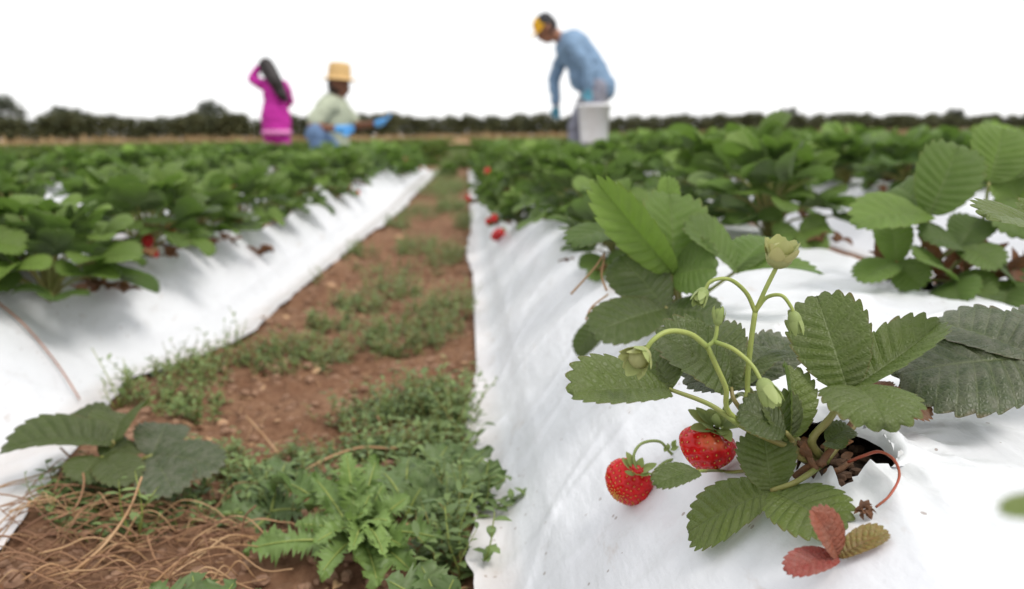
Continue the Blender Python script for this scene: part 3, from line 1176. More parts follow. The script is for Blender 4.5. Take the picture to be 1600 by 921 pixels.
# torn film lip and soil crumbs at the hole
lip = MB()
rows = []
for i in range(15):
    an = R(-62 + 128 * i / 14)
    rad_ = 0.028 * (1 + 0.30 * noise.noise(V((math.cos(an) * 1.7 + (HOLE.x + .002) * 9, math.sin(an) * 1.7, (HOLE.y + .002) * 7))) + .10 * noise.noise(V((an * 3.1, HOLE.x + .002, 1))))
    rx_, ry_ = math.cos(an), 1.5 * math.sin(an)
    bx_, by_ = HOLE.x + .002 + rad_ * rx_, HOLE.y + .002 + rad_ * ry_
    env = math.sin(PI * i / 14) ** .6
    row_ = []
    for out, up_ in ((-.0015, -.003), (.0, .0035), (.0035, .0085), (.0085, .0095), (.0125 + .005 * noise.noise(V((i * .9, 2, 1))), .0055), (.015 + .006 * noise.noise(V((i * .9, 2, 1))), .0030)):
        x_, y_ = bx_ + out * env * math.cos(an), by_ + out * env * math.sin(an)
        row_.append(lip.vert(V((x_, y_, right_z(x_, y_) + .003 + up_ * env + .0015 * noise.noise(V((i * .7, out * 300, 4)))))))
    rows.append(row_)
for i in range(14):
    for j in range(5):
        lip.face((rows[i][j], rows[i][j + 1], rows[i + 1][j + 1], rows[i + 1][j]))
lo = lip.build('torn_flap', M['plastic'])
sub = lo.modifiers.new('s', 'SUBSURF')
sub.levels = 2
sub.render_levels = 2
tag(lo, 'curled torn flap of white plastic at the hole of the front plant', 'plastic flap')

# reddish leaf on the film at the bottom
nr = onbed(1308, 886) + V((0, 0, .006))
DR = depth(nr)
rl = empty('red_leaf', onbed(1310, 892), 'small red and yellow three-part leaf standing on the white plastic in front', 'leaf')
leaf_hand(rl, [
    (nr, at(1268, 796, DR - .004), tc(nr, .6, .2), 0.021, dict(fold=.45, curl=.5, tint=0.32, k=4, c=8, tooth=.05)),
    (nr, at(1388, 832, DR - .006), tc(nr, .35), 0.017, dict(fold=.5, curl=.4, tint=1.0, k=4, c=8, tooth=.05)),
    (nr, at(1228, 892, DR - .014), tc(nr, .45), 0.017, dict(fold=.3, curl=.5, tint=0.15, k=4, c=8, tooth=.05)),
], [rl.location + V((.002, .01, -.001)), nr], 'leaf_red', (.0010, .0012), pmat='petiole_red')

# ---------------------------------------------------------------- second plant, behind, left
PC = onbed(1062, 492)
DP = depth(PC)
plc = empty('strawberry_plant', PC, 'strawberry plant just behind the front one, with a tall bright folded leaf', 'strawberry plant', 'strawberry plants on the raised beds')
Dn = DP - .07
nc = at(1052, 428, Dn)
leaf_hand(plc, [
    (nc, at(930, 281, Dn - .06), tc(nc, .50, -.48), 0.052, dict(fold=.58, curl=.28, tint=.85, k=4, c=8, asym=(1, 1))),
    (nc, at(1046, 302, Dn + .03), tc(nc, .75, .35), 0.080, dict(fold=.40, curl=.25, tint=.45, k=4, c=8)),
    (nc, at(1120, 420, Dn - .03), tc(nc, .6, -.1), 0.066, dict(fold=.30, curl=.6, tint=.35, k=4, c=8)),
], [PC, at(1062, 462, Dn + .02), nc], 'leaf_near', (.0022, .003), 'tall bright green folded leaf')
n_ = at(1040, 352, Dn + .05)
leaf_hand(plc, [(n_, at(1042, 276, Dn + .05), tc(n_, .8, .3), .03, dict(fold=.5, curl=.3, tint=.8, k=3, c=6))], [PC, at(1048, 420, Dn + .04), n_], 'leaf_near')
n_ = at(1150, 424, Dn + .01)
leaf_hand(plc, [
    (n_, at(1070, 352, Dn - .005), tc(n_, .4, .15), 0.060, dict(fold=.35, curl=.55, tint=.42, k=4, c=8)),
    (n_, at(1205, 372, Dn + .07), tc(n_, .3, -.1), 0.055, dict(fold=.3, curl=.5, tint=.36, k=4, c=8)),
    (n_, at(1282, 428, Dn + .02), tc(n_, .2, .0), 0.040, dict(fold=.5, curl=.5, tint=.45, k=3, c=7)),
], [PC, at(1098, 462, Dn + .01), n_], 'leaf_near', (.0018, .0026))
n_ = at(1002, 372, Dn + .03)
leaf_hand(plc, [(n_, at(890, 380, Dn - .02), tc(n_, .2, .0), 0.055, dict(fold=.1, curl=.9, tint=.35, k=4, c=7)),
                (n_, at(960, 352, Dn + .09), tc(n_, .2, .0), 0.055, dict(fold=.2, curl=.9, tint=.4, k=4, c=7))],
          [PC, at(1030, 430, Dn + .03), n_], 'leaf_near')
n_ = at(1040, 482, Dn - .02)
leaf_hand(plc, [
    (n_, at(968, 400, Dn + .02), tc(n_, .58, .0), 0.062, dict(fold=.12, curl=.35, tint=.05, k=4, c=8, tooth=.04)),
    (n_, at(926, 522, Dn - .055), tc(n_, .46, .0), 0.062, dict(fold=.15, curl=.4, tint=.12, k=4, c=8, tooth=.04)),
    (n_, at(1128, 498, Dn - .045), tc(n_, .42, .0), 0.050, dict(fold=.15, curl=.5, tint=.05, k=4, c=8, tooth=.04)),
], [PC, n_], 'leaf', label='dark dusty low leaf')
n_ = onbed(952, 520) + V((0, 0, .02))
leaf_hand(plc, [(n_, at(898, 552, depth(onbed(900, 560)) - .012), tc(n_, .5), 0.036, dict(fold=.1, curl=.4, tint=.1, k=4, c=7, tooth=.04))], [PC, at(1000, 500, Dn), n_], 'leaf')
pb = MB()
for pts in (((945, 395), (928, 420), (892, 460)), ((950, 460), (925, 480), (915, 500)), ((945, 398), (940, 430), (948, 455))):
    tube(pb, [at(u, v, Dn) for u, v in pts], .0009, .0012, 5)
pb.build('stalk', M['straw_pale'], plc, PC)

# ---------------------------------------------------------------- plant at the right edge
PD = onbed(1420, 438)
DD = depth(PD)
pld = empty('strawberry_plant', PD, 'strawberry plant at the right edge with tall toothed leaves over dark withered stalks', 'strawberry plant', 'strawberry plants on the raised beds')
n_ = at(1452, 335, DD - .06)
leaf_hand(pld, [
    (n_, at(1498, 226, DD - .06), tc(n_, .75, .25), 0.085, dict(fold=.35, curl=.3, tint=.50, k=4, c=8)),
    (n_, at(1336, 350, DD - .10), tc(n_, .5, -.1), 0.075, dict(fold=.35, curl=.5, tint=.72, k=4, c=8)),
    (n_, at(1400, 290, DD + .03), tc(n_, .6, -.1), 0.070, dict(fold=.35, curl=.5, tint=.45, k=4, c=8)),
], [PD, at(1440, 390, DD - .03), n_], 'leaf_near', (.0022, .003))
n_ = at(1545, 285, DD - .03)
leaf_hand(pld, [
    (n_, at(1568, 200, DD - .02), tc(n_, .7, .3), 0.085, dict(fold=.4, curl=.3, tint=.70, k=4, c=8)),
    (n_, at(1612, 240, DD + .02), tc(n_, .7, -.3), 0.08, dict(fold=.3, curl=.3, tint=.6, k=4, c=8)),
    (n_, at(1500, 300, DD + .05), tc(n_, .5, -.3), 0.07, dict(fold=.3, curl=.3, tint=.45, k=4, c=8)),
], [PD + V((.05, 0, 0)), at(1530, 360, DD - .02), n_], 'leaf_near', (.002, .003))
for (u, v, d), (tips), tn, wd in (
        ((1500, 385, -.05), ((1440, 370, -.08), (1530, 340, -.02), (1560, 420, -.09)), .25, .06),
        ((1490, 440, -.06), ((1430, 400, -.10), (1500, 475, -.14), (1560, 460, -.08)), .18, .06),
        ((1580, 440, -.04), ((1545, 400, -.06), (1560, 500, -.12), (1640, 450, -.04)), .12, .07),
        ((1590, 310, -.02), ((1560, 270, -.02), (1625, 270, .0), (1590, 370, -.08)), .3, .075),
        ((1400, 410, -.05), ((1345, 440, -.09), (1390, 340, -.02), (1440, 450, -.08)), .3, .05),
        ((1560, 470, -.05), ((1500, 480, -.10), (1540, 500, -.13), (1620, 500, -.1)), .2, .06)):
    n_ = at(u, v, DD + d)
    leaf_hand(pld, [(n_, at(a, c_, DD + e), tc(n_, .45, rng.uniform(-.3, .3)), wd, dict(fold=.25, curl=.5, tint=tn + .1 + rng.uniform(-.08, .2), k=4, c=7)) for a, c_, e in tips],
              [PD + V((rng.uniform(-.01, .06), 0, 0)), n_], 'leaf_near', (.0018, .0025), pmat='petiole_red' if rng.random() < .5 else 'petiole')
pb = MB()
for i in range(40):
    p = PD + V((rng.uniform(-.03, .14), rng.uniform(-.05, .04), rng.uniform(-.005, .03)))
    q = p + V((rng.uniform(-.035, .035), rng.uniform(-.03, .01), rng.uniform(-.01, .05)))
    oval(pb, p, q, V((rng.uniform(-1, 1), -1, 1)), .02, curl=1.0, fold=.5, tint=rng.random() * .6)
pb.build('withered_leaves', M['leaf_brown'], pld, PD)
# big dusty leaves of a plant beyond the right frame edge
PE = at(1700, 600, .60)
PE.z = right_z(PE.x, PE.y)
ple = empty('strawberry_plant', PE, 'strawberry plant reaching in from the right edge with broad dusty grey leaves', 'strawberry plant', 'strawberry plants on the raised beds')
n_ = at(1625, 560, .545)
leaf_hand(ple, [
    (n_, at(1402, 584, .545), tc(n_, .38), 0.088, dict(fold=.06, curl=.35, tint=.25, k=5, c=9, droop=.1)),
    (n_, at(1450, 500, .61), tc(n_, .25, .1), 0.075, dict(fold=.3, curl=.3, tint=.3, k=5, c=9)),
    (n_, at(1690, 500, .60), tc(n_, .3), 0.075, dict(fold=.2, curl=.4, tint=.3)),
], [PE, n_], 'leaf_dust')
n_ = at(1660, 372, .50)
leaf_hand(ple, [
    (n_, at(1539, 334, .475), tc(n_, .35), 0.050, dict(fold=.15, curl=.4, tint=.5, k=5, c=9)),
    (n_, at(1660, 300, .52), tc(n_, .35), 0.050, dict(fold=.15, curl=.4, tint=.5)),
], [PE, at(1680, 460, .55), n_], 'leaf')
pn = at(1720, 790, .19)
leaf_hand(ple, [(pn, at(1566, 800, .18), tc(pn, .3), 0.009, dict(fold=.2, curl=.3, tint=.9))], [PE, at(1720, 690, .42), pn], 'leaf', label='bright leaf tip close to the lens')

# ------------------------------------------------------------------ generic plants
def gen_leaf(rr, az, ln, el, size, tint, lod, mb=None):
    """petiole arching out of the crown with three leaflets at its end"""
    b = mb or MB()
    d = V((math.cos(az), math.sin(az), 0))
    node = d * (ln * math.cos(el)) + UP * (ln * math.sin(el))
    midp = d * (ln * .45 * math.cos(el) * .8) + UP * (ln * .58 * math.sin(el) + .01)
    b.tint = .5
    tube(b, [V((0, 0, 0)), midp, node], .0026, .0018, 5, 3, m=1)
    tilt = rr.uniform(.25, 1.0) if el > .85 else (rr.uniform(-.3, .45) if el > .55 else rr.uniform(-.8, .0))
    fw = (d * math.cos(tilt) + UP * math.sin(tilt)).normalized()
    side = fw.cross(UP).normalized()
    upv = side.cross(fw) + V((rr.uniform(-.55, .55), rr.uniform(-.55, .55), 0))
    for k in (-1, 0, 1):
        an = k * rr.uniform(1.25, 1.65)
        dr = fw * math.cos(an) + side * math.sin(an) + UP * rr.uniform(-.05, .25)
        s = size * (1.0 if k == 0 else .93)
        cu = rr.uniform(.3, .9)
        Mx, L = frame(node, node + dr.normalized() * s, upv, cu)
        kk, cc = ((3, 5), (2, 3), (1, 2))[lod]
        leaflet(b, Mx, L, s * rr.uniform(.78, .92), fold=rr.uniform(.1, .5), curl=cu, k=kk, c=cc, tint=max(0, min(1, tint + rr.uniform(-.1, .1))), seed=rr.randint(1, 999), tooth=.075 if lod < 2 else 0.0, nteeth=NT if lod < 2 else 3)
    return b


def gen_berry(b, mb_cal, p, r, rr):
    ellipsoid(b, p, r, r, r * 1.25, None, 10, 8)
    calyx(mb_cal, p + UP * r * 1.1, UP, r * 1.1, seed=rr.randint(1, 99), n=6, lift=.2)


def gen_plant(seed, n, height, size, lod, by_leaf, berries=2, label='', loc=(0, 0, 0), withered=4):
    rr = random.Random(seed)
    root = empty('strawberry_plant', V(loc), label, 'strawberry plant', 'strawberry plants on the raised beds')
    allb = MB()
    fm = M['leaf_near'] if lod == 0 else M['leaf_far']
    for i in range(n):
        t = (i + .5) / n
        az = i * 2.4 + rr.uniform(-.3, .3)
        el = R(18 + 62 * (1 - t)) + rr.uniform(-.1, .1)
        ln = height * (1.0 - .30 * t) * rr.uniform(.75, 1.1)
        tint = .66 - .45 * t + rr.uniform(-.22, .34)
        if by_leaf:
            b = gen_leaf(rr, az, ln, el, size * rr.uniform(.65, 1.15), tint, lod)
            b.build('leaf', [fm, M['petiole']], root)
        else:
            gen_leaf(rr, az, ln, el, size * rr.uniform(.8, 1.12), tint, lod, allb)
    if not by_leaf:
        allb.build('foliage', [fm, M['petiole']], root)
    for i in range(berries):
        a = rr.uniform(0, 6.28)
        b, c = MB(), MB()
        p = V((math.cos(a), math.sin(a), 0)) * rr.uniform(.10, .15) + UP * rr.uniform(.018, .05)
        gen_berry(b, c, p, rr.uniform(.010, .014), rr)
        bo = b.build('berry', M['berry_far'], root)
        tube(c, [p + UP * .014, p * .6 + UP * .06, V((0, 0, .02))], .001, .0012, 4, 4)
        c.build('calyx', M['sepal'], bo)
    if withered:
        wbm = MB()
        for i in range(withered):
            a = rr.uniform(0, 6.28)
            p = V((math.cos(a), math.sin(a), 0)) * rr.uniform(.05, .13) + UP * rr.uniform(.004, .02)
            for j in range(3):
                oval(wbm, p, p + V((rr.uniform(-.03, .03), rr.uniform(-.03, .03), rr.uniform(-.005, .02))), UP, .022, curl=1.2, fold=.5, tint=rr.random())
        wbm.build('withered_leaves', M['leaf_brown'], root)
    return root


# templates stand at their first real place
rows_plan = []
near_labels = {}


def zL(x, y):
    return left_z(x, y)


def zR(x, y):
    return right_z(x, y)


def zG(x, y):
    k = round((x - .42) / PITCH)
    x0 = k * PITCH
    return bed_z(x - x0, x0 + BED_W - x, y, x)


T0 = [gen_plant(100 + i, 21 + 2 * i, .100 + .010 * i, .058, 0, True, berries=(2, 0, 1, 0, 0)[i], label='t', withered=9) for i in range(5)]
T1 = [gen_plant(200 + i, 20 + i, .088 + .008 * i, .066, 1, False, berries=(1, 0, 0, 0)[i], label='t') for i in range(4)]
T2 = [gen_plant(300 + i, 26 + i, .135 + .012 * i, .064, 0, True, berries=0, label='t') for i in range(3)]
used = set()


def put(templates, x, y, z, rz, s, label):
    i = rng.randrange(len(templates))
    t = templates[i]
    if t.name not in used:
        used.add(t.name)
        t.location = (x, y, z)
        t.rotation_euler = (0, 0, rz)
        t.scale = (s, s, s)
        t['label'] = label
        return t
    return dup(t, (x, y, z), rz, s, label)


# left bed: the clump beside the aisle, then the rest of the row
left_near = [
    (-0.82, 1.22, 1.15, 'leafy strawberry plant cut by the left frame edge, withered leaves under it'),
    (-0.70, 1.34, 1.20, 'big strawberry plant on the left bed with dark red berries on its aisle side'),
    (-0.645, 1.62, 1.15, 'bushy strawberry plant on the left bed behind the dead brown leaves'),
    (-0.63, 1.92, 1.2, 'tall pale green strawberry plant on the left bed, below the woman in pink'),
    (-0.62, 2.20, 1.05, 'strawberry plant on the left bed below the man in the straw hat'),
]
for x, y, s, lab in left_near:
    put(T0, x, y, zL(x, y) - .004, rng.uniform(0, 6.28), s, lab)
right_near = [
    (0.235, 1.24, 0.80, 'strawberry plant overhanging the right bed edge with a red berry on the plastic'),
    (0.25, 1.58, 0.95, 'bright leafed strawberry plant along the aisle on the right bed'),
    (0.57, 1.48, 1.2, 'bushy strawberry plant on the right bed just behind the opened flower calyx'),
    (0.60, 1.82, 1.32, 'large rounded strawberry bush on the right bed, standing above its neighbours'),
    (0.25, 1.93, 0.90, 'third strawberry plant along the aisle on the right bed'),
]
for x, y, s, lab in right_near:
    put(T2, x, y, zR(x, y) - .004, rng.uniform(0, 6.28), s, lab)


def row(x, ys, zf, tmpl, lab, s0=1.0):
    for y in ys:
        xx, yy = x + rng.uniform(-.03, .03), y + rng.uniform(-.05, .05)
        put(tmpl, xx, yy, zf(xx, yy) - .006, rng.uniform(0, 6.28), s0 * rng.uniform(.88, 1.18), lab)


def yr(a, b, st=.34):
    return [a + i * st for i in range(int((b - a) / st) + 1)]


row(-0.61, yr(2.55, 4.4), zL, T0, 'strawberry plant in the aisle-side row of the left bed, further back')
row(-0.98, yr(1.1, 4.4), zL, T0, 'strawberry plant in the outer row of the left bed')
row(0.25, yr(2.3, 4.4), zR, T0, 'strawberry plant in the aisle-side row of the right bed, further back', 1.15)
row(0.60, yr(2.15, 4.4), zR, T2, 'strawberry plant in the inner row of the right bed, further back', 0.9)
row(-0.62, yr(4.7, 9.2), zL, T1, 'small blurred strawberry plant far along the left bed')
row(-0.98, yr(4.7, 9.2), zL, T1, 'small blurred strawberry plant far along the left bed')
row(0.25, yr(4.7, 9.2), zR, T1, 'small blurred strawberry plant far along the right bed')
row(0.60, yr(4.7, 9.2), zR, T1, 'small blurred strawberry plant far along the right bed')
row(-0.50, yr(6.2, 9.2, .45), lambda x, y: .10, T1, 'strawberry plant spilling over the far end of the left plastic edge', .8)
row(0.10, yr(6.0, 9.2, .45), lambda x, y: .10, T1, 'strawberry plant spilling over the far end of the right plastic edge', .8)
row(0.13, yr(2.4, 5.8, .38), zR, T0, 'strawberry plant leaning over the aisle edge of the right bed', .85)
row(-0.2, yr(8.2, 9.6, .3), lambda x, y: 0.0, T1, 'low green plant growing across the far end of the aisle', .8)
for k in (1, 2):
    for dx in (.25, .60):
        row(k * PITCH + dx, yr(1.9 + k * .8, 9.2, .36), zG, T1, 'strawberry plant on the %s bed to the right, seen over the nearer leaves' % ('second', 'third')[k - 1], 1.45)
for dx in (.25, .60):
    row(-2 * PITCH + dx, yr(2.6, 9.2, .36), zG, T1, 'strawberry plant on the second bed to the left, seen over the nearer leaves')


# far rows beyond the countable ones: one object
def far_rows():
    rr = random.Random(5)
    base = []
    for vi in range(5):
        vs, fs = [], []
        for i in range(26):
            az = i * 2.4
            t = i / 26
            el = R(20 + 60 * (1 - t))
            ln = .085 * rr.uniform(.75, 1.1)
            nd = V((math.cos(az) * math.cos(el), math.sin(az) * math.cos(el), math.sin(el))) * ln
            for k in range(3):
                a = az + (k - 1) * 1.4
                d = V((math.cos(a), math.sin(a), rr.uniform(-.7, .4))).normalized() * .08
                sd = d.cross(UP).normalized() * .034
                up = V((0, 0, rr.uniform(.0, .02)))
                i0 = len(vs)
                vs += [nd, nd + d * .5 + sd + up, nd + d + up * -.5, nd + d * .5 - sd + up]
                fs += [(i0, i0 + 1, i0 + 2), (i0, i0 + 2, i0 + 3)]
        base.append((np.array([tuple(q) for q in vs]), np.array(fs)))
    V_, F_, T_ = [], [], []
    off = 0
    for k in range(-9, 14):
        for dx in (.25, .60):
            y = 9.5 if -3 < k < 3 else 4.0 + abs(k) * .6
            while y < (34 if -3 < k < 3 else 25):
                x = k * PITCH + dx + rr.uniform(-.05, .05)
                if -0.66 * y - .8 < x < .78 * y + .8:
                    bv, bf = base[rr.randrange(5)]
                    a = rr.uniform(0, 6.28)
                    s = rr.uniform(.85, 1.2)
                    rot = np.array([[math.cos(a), -math.sin(a), 0], [math.sin(a), math.cos(a), 0], [0, 0, 1]]) * s
                    V_.append(bv @ rot.T + np.array([x, y, .19]))
                    F_.append(bf + off)
                    T_.append(np.repeat(np.random.RandomState(off % 9999).uniform(.1, .8, len(bv) // 4), 4))
                    off += len(bv)
                y += .38 * rr.uniform(.85, 1.15)
                for _q in range(2 if -3 < k < 3 and y > 8.6 else 0):
                    dxr = rr.uniform(-.75, .45)
                    bv, bf = base[rr.randrange(5)]
                    s = rr.uniform(.5, .9)
                    V_.append(bv * s + np.array([x + dxr, y, .0]))
                    F_.append(bf + off)
                    T_.append(np.repeat(rr.uniform(.3, .9), len(bv)))
                    off += len(bv)
    Vn, Fn, Tn = np.concatenate(V_), np.concatenate(F_), np.concatenate(T_)
    me = bpy.data.meshes.new('strawberry_rows')
    me.from_pydata(Vn.tolist(), [], Fn.tolist())
    me.attributes.new('tint', 'FLOAT', 'POINT').data.foreach_set('value', Tn)
    me.materials.append(M['leaf_far'])
    o = bpy.data.objects.new('strawberry_rows', me)
    COL.objects.link(o)
    tag(o, 'far rows of strawberry plants merging towards the edge of the field', 'strawberry rows', kind='stuff')


far_rows()

# ------------------------------------------------------------------ berries and dead leaves lying on the left film
def oncover(u, v):
    return onbed(u, v, left_z)


def dead_leaf(u, v, s, fn, label):
    p = onbed(u, v, fn)
    b = MB()
    s *= 1.35
    for i in range(4):
        a = rng.uniform(0, 6.28)
        q = V((math.cos(a), math.sin(a), rng.uniform(.0, .5))) * s
        M_, L = frame(p + UP * .004, p + UP * .008 + q, UP + V((rng.uniform(-.5, .5), rng.uniform(-.5, .5), 0)), 1.1)
        leaflet(b, M_, L, s * .8, fold=.5, curl=1.1, k=2, c=4, tint=rng.random(), seed=i + int(u), wave=.06)
    origin_mesh(b.build('dead_leaf', M['leaf_brown'], None, p), p)
    tag(bpy.context.scene.objects[-1] if False else b_last(), label, 'dead leaf', 'dead leaves on the plastic')


def b_last():
    return COL.objects[-1]


dead_leaf(405, 402, .030, left_z, 'dry brown leaf lying alone on the bare white plastic of the left bed')
dead_leaf(340, 350, .040, left_z, 'crumpled brown leaf at the edge of the left row plants')
dead_leaf(365, 382, .018, left_z, 'tiny brown leaf scrap between two larger dead leaves')
dead_leaf(285, 372, .034, left_z, 'reddish brown leaf beside the dark berries on the left bed')
dead_leaf(28, 425, .038, left_z, 'orange brown dead leaf under the leftmost plant')


def loose_berry(u, v, r, fn, label, ax=(0, 0, 1), near=0.93):
    p = onbed(u, v, fn) + UP * r * .9
    p = CAM + (p - CAM) * near
    root = empty('loose_berry', p, label, 'strawberry', 'berries lying at the plants')
    b, c = MB(), MB()
    berry_mesh(b, MB(), V((0, 0, 0)), V(ax), r, r * 2.3, seed=int(u), nu=28, nv=18, seeds=60)
    b.build('fruit', M['berry_far'], root)
    calyx(c, -V(ax).normalized() * r * 1.05, -V(ax), r, seed=int(v), n=6, lift=.2)
    c.build('calyx', M['sepal'], root)


loose_berry(232, 386, .0125, left_z, 'dark red berry hanging at the big plant on the left bed', (.2, -.2, -1))
loose_berry(244, 402, .007, left_z, 'tiny dark red berry just below the larger one on the left bed', (.2, -.2, -1))
loose_berry(268, 364, .011, left_z, 'orange red berry beside the reddish dead leaf on the left bed', (.4, -.3, -.6))
loose_berry(778, 378, .0225, right_z, 'bright red berry lying on the plastic at the right bed edge', (-1, -.3, -.35), 1.0)

# reddish runner over the left film
b = MB()
tube(b, [oncover(-40, 455) + UP * .006, oncover(0, 484) + UP * .010, oncover(45, 525) + UP * .012, oncover(92, 582) + UP * .012, oncover(126, 632) + UP * .008], .0016, .0013, 6, 8)
p = b.v[0]
tag(b.build('runner_stem', M['runner']), 'thin reddish runner stem lying across the left white plastic', 'stem')

# ------------------------------------------------------------------ aisle: low leafy plant, weeds, straw, stones
PA = on(150, 742, .01)
DA = depth(PA)
pla = empty('strawberry_plant', PA, 'low strawberry plant with dark broad leaves at the lower left plastic edge', 'strawberry plant')
n_ = at(178, 690, DA - .03)
leaf_hand(pla, [
    (n_, at(2, 704, DA - .05), tc(n_, .28), .066, dict(fold=.45, curl=.75, tint=.16, k=4, c=8)),
    (n_, at(205, 648, DA + .03), tc(n_, .2, -.2), .075, dict(fold=.55, curl=1.1, tint=.3, k=4, c=8)),
    (n_, at(100, 650, DA + .03), tc(n_, .3, -.1), .065, dict(fold=.2, curl=.6, tint=.12, k=4, c=8)),
], [PA, n_], 'leaf')
n_ = at(238, 712, DA - .02)
leaf_hand(pla, [
    (n_, at(345, 732, DA - .05), tc(n_, .45), .058, dict(fold=.15, curl=.6, tint=.18, k=4, c=8)),
    (n_, at(272, 770, DA - .09), tc(n_, .55), .062, dict(fold=.15, curl=.4, tint=.2, k=4, c=8)),
    (n_, at(262, 660, DA + .04), tc(n_, .5), .062, dict(fold=.2, curl=.4, tint=.15, k=4, c=8)),
], [PA, n_], 'leaf_dust')
n_ = at(160, 715, DA - .04)
leaf_hand(pla, [
    (n_, at(120, 752, DA - .08), tc(n_, .4), .05, dict(fold=.2, curl=.6, tint=.4, k=4, c=7)),
    (n_, at(205, 755, DA - .08), tc(n_, .4), .05, dict(fold=.2, curl=.6, tint=.35, k=4, c=7)),
    (n_, at(210, 690, DA + .0), tc(n_, .4), .05, dict(fold=.2, curl=.6, tint=.3, k=4, c=7)),
], [PA, n_], 'leaf')


def gz(u, v):
    p = on(u, v, 0.0)
    return V((p.x, p.y, soil_z(p.x, p.y)))


def rosette(u, v, specs, mat, label, cat='weed', name='thistle', stem=True, group=None):
    """specs: list of (tip u, tip v, height of tip above soil px-depth offset, width, options)"""
    c = gz(u, v)
    dc = depth(c)
    root = empty(name, c, label, cat, group)
    for i, (tu, tv, dd, w, tn) in enumerate(specs):
        b = MB()
        tip = at(tu, tv, dc + dd)
        base = c + V((rng.uniform(-.004, .004), rng.uniform(-.004, .004), .004 + i * .001))
        cu = rng.uniform(.5, 1.0)
        Mx, L = frame(base, tip, UP * .7 + to_cam(c) * .5 + V((rng.uniform(-.4, .4), 0, 0)), cu)
        lobed(b, Mx, L, w, lobes=rng.choice((8, 9, 10)) if mat == 'thistle' else rng.choice((5, 6)), fold=rng.uniform(.1, .5), curl=cu, crisp=.050 if mat == 'thistle' else .035, tint=tn, seed=rng.randint(1, 999), deep=.62 if mat == 'thistle' else .42)
        # pale midrib
        rib = [Mx @ V((0, L / cu * math.sin(cu * t), -L / cu * (1 - math.cos(cu * t)) + .0004)) for t in (0, .25, .5, .75, .93)]
        lf = b.build('leaf', M[mat], root, c)
        rb = MB()
        tube(rb, rib, .0016, .0004, 5, 3)
        rb.build('midrib', M['stem'], lf, c)
    return root


rosette(560, 850, [
    (378, 862, -.03, .05, .55), (415, 750, .10, .05, .35), (490, 745, .04, .045, .6), (540, 705, .05, .045, .75), (590, 715, .05, .045, .6), (600, 755, .02, .045, .7),
    (640, 775, .0, .05, .65), (690, 842, -.04, .045, .6), (655, 905, -.09, .05, .55), (590, 915, -.10, .05, .7), (500, 900, -.08, .045, .6),
    (460, 820, .0, .04, .65), (570, 800, -.04, .036, .9), (610, 815, -.05, .036, .95), (535, 812, -.04, .034, .85), (580, 770, -.0, .036, .8), (640, 860, -.07, .04, .8),
    (550, 860, -.09, .032, .95), (600, 870, -.10, .034, .9), (490, 850, -.05, .036, .75)], 'thistle',
    'pale green spiny thistle rosette filling the bottom of the dirt aisle')
rosette(640, 800, [(790, 742, .02, .075, .55), (705, 690, .10, .06, .4), (765, 700, .10, .06, .4), (640, 712, .08, .055, .4), (690, 745, .03, .055, .5), (735, 770, .0, .055, .5), (590, 735, .06, .05, .35), (735, 800, -.02, .05, .4), (660, 760, -.0, .045, .5)],
        'thistle_dark', 'darker broad leaved thistle behind the pale one, by the right plastic edge')
rosette(425, 790, [(330, 812, .0, .06, .35), (375, 850, -.03, .055, .3), (480, 800, -.0, .055, .35), (380, 735, .10, .05, .35), (450, 720, .10, .05, .3)],
        'thistle_dark', 'low bluish green lobed weed left of the pale thistle')
rosette(690, 960, [(600, 905, -.01, .055, .45), (712, 900, .0, .060, .4), (655, 880, .01, .055, .5), (740, 940, -.02, .05, .4)],
        'thistle_dark', 'bluish lobed weed cut by the bottom frame edge')
rosette(320, 980, [(235, 915, .0, .05, .45), (300, 893, .02, .05, .4), (370, 905, .0, .05, .45), (420, 930, .0, .05, .4)],
        'thistle_dark', 'dark green lobed weed at the bottom edge beside the dry straw')


def sprig(b, p, h, n, ls, rr, lean=None, tint=.5, sw=.0009, wide=.5):
    lean = lean or V((rr.uniform(-.6, .6), rr.uniform(-.6, .6), 1))
    lean = lean.normalized()
    q = p + lean * h
    mid = p.lerp(q, .5) + V((rr.uniform(-.15, .15), rr.uniform(-.15, .15), 0)) * h
    b.tint = tint
    c = spline([p, mid, q], 5)
    tube(b, [p, mid, q], sw, sw * .5, 3, 3, m=1)
    for i in range(n):
        t = .15 + .85 * (i + 1) / n
        o = c[min(len(c) - 1, int(t * (len(c) - 1)))]
        a = i * 2.4 + rr.uniform(-.4, .4)
        d = V((math.cos(a), math.sin(a), rr.uniform(-.1, .7))).normalized()
        s = ls * rr.uniform(.6, 1.15) * (1 - .35 * t)
        oval(b, o, o + d * s, UP + d * .1, s * wide * rr.uniform(.8, 1.2), fold=rr.uniform(.05, .45), curl=rr.uniform(0, .8), n=3, tint=max(0, min(1, tint + rr.uniform(-.25, .25))), pw=.8)


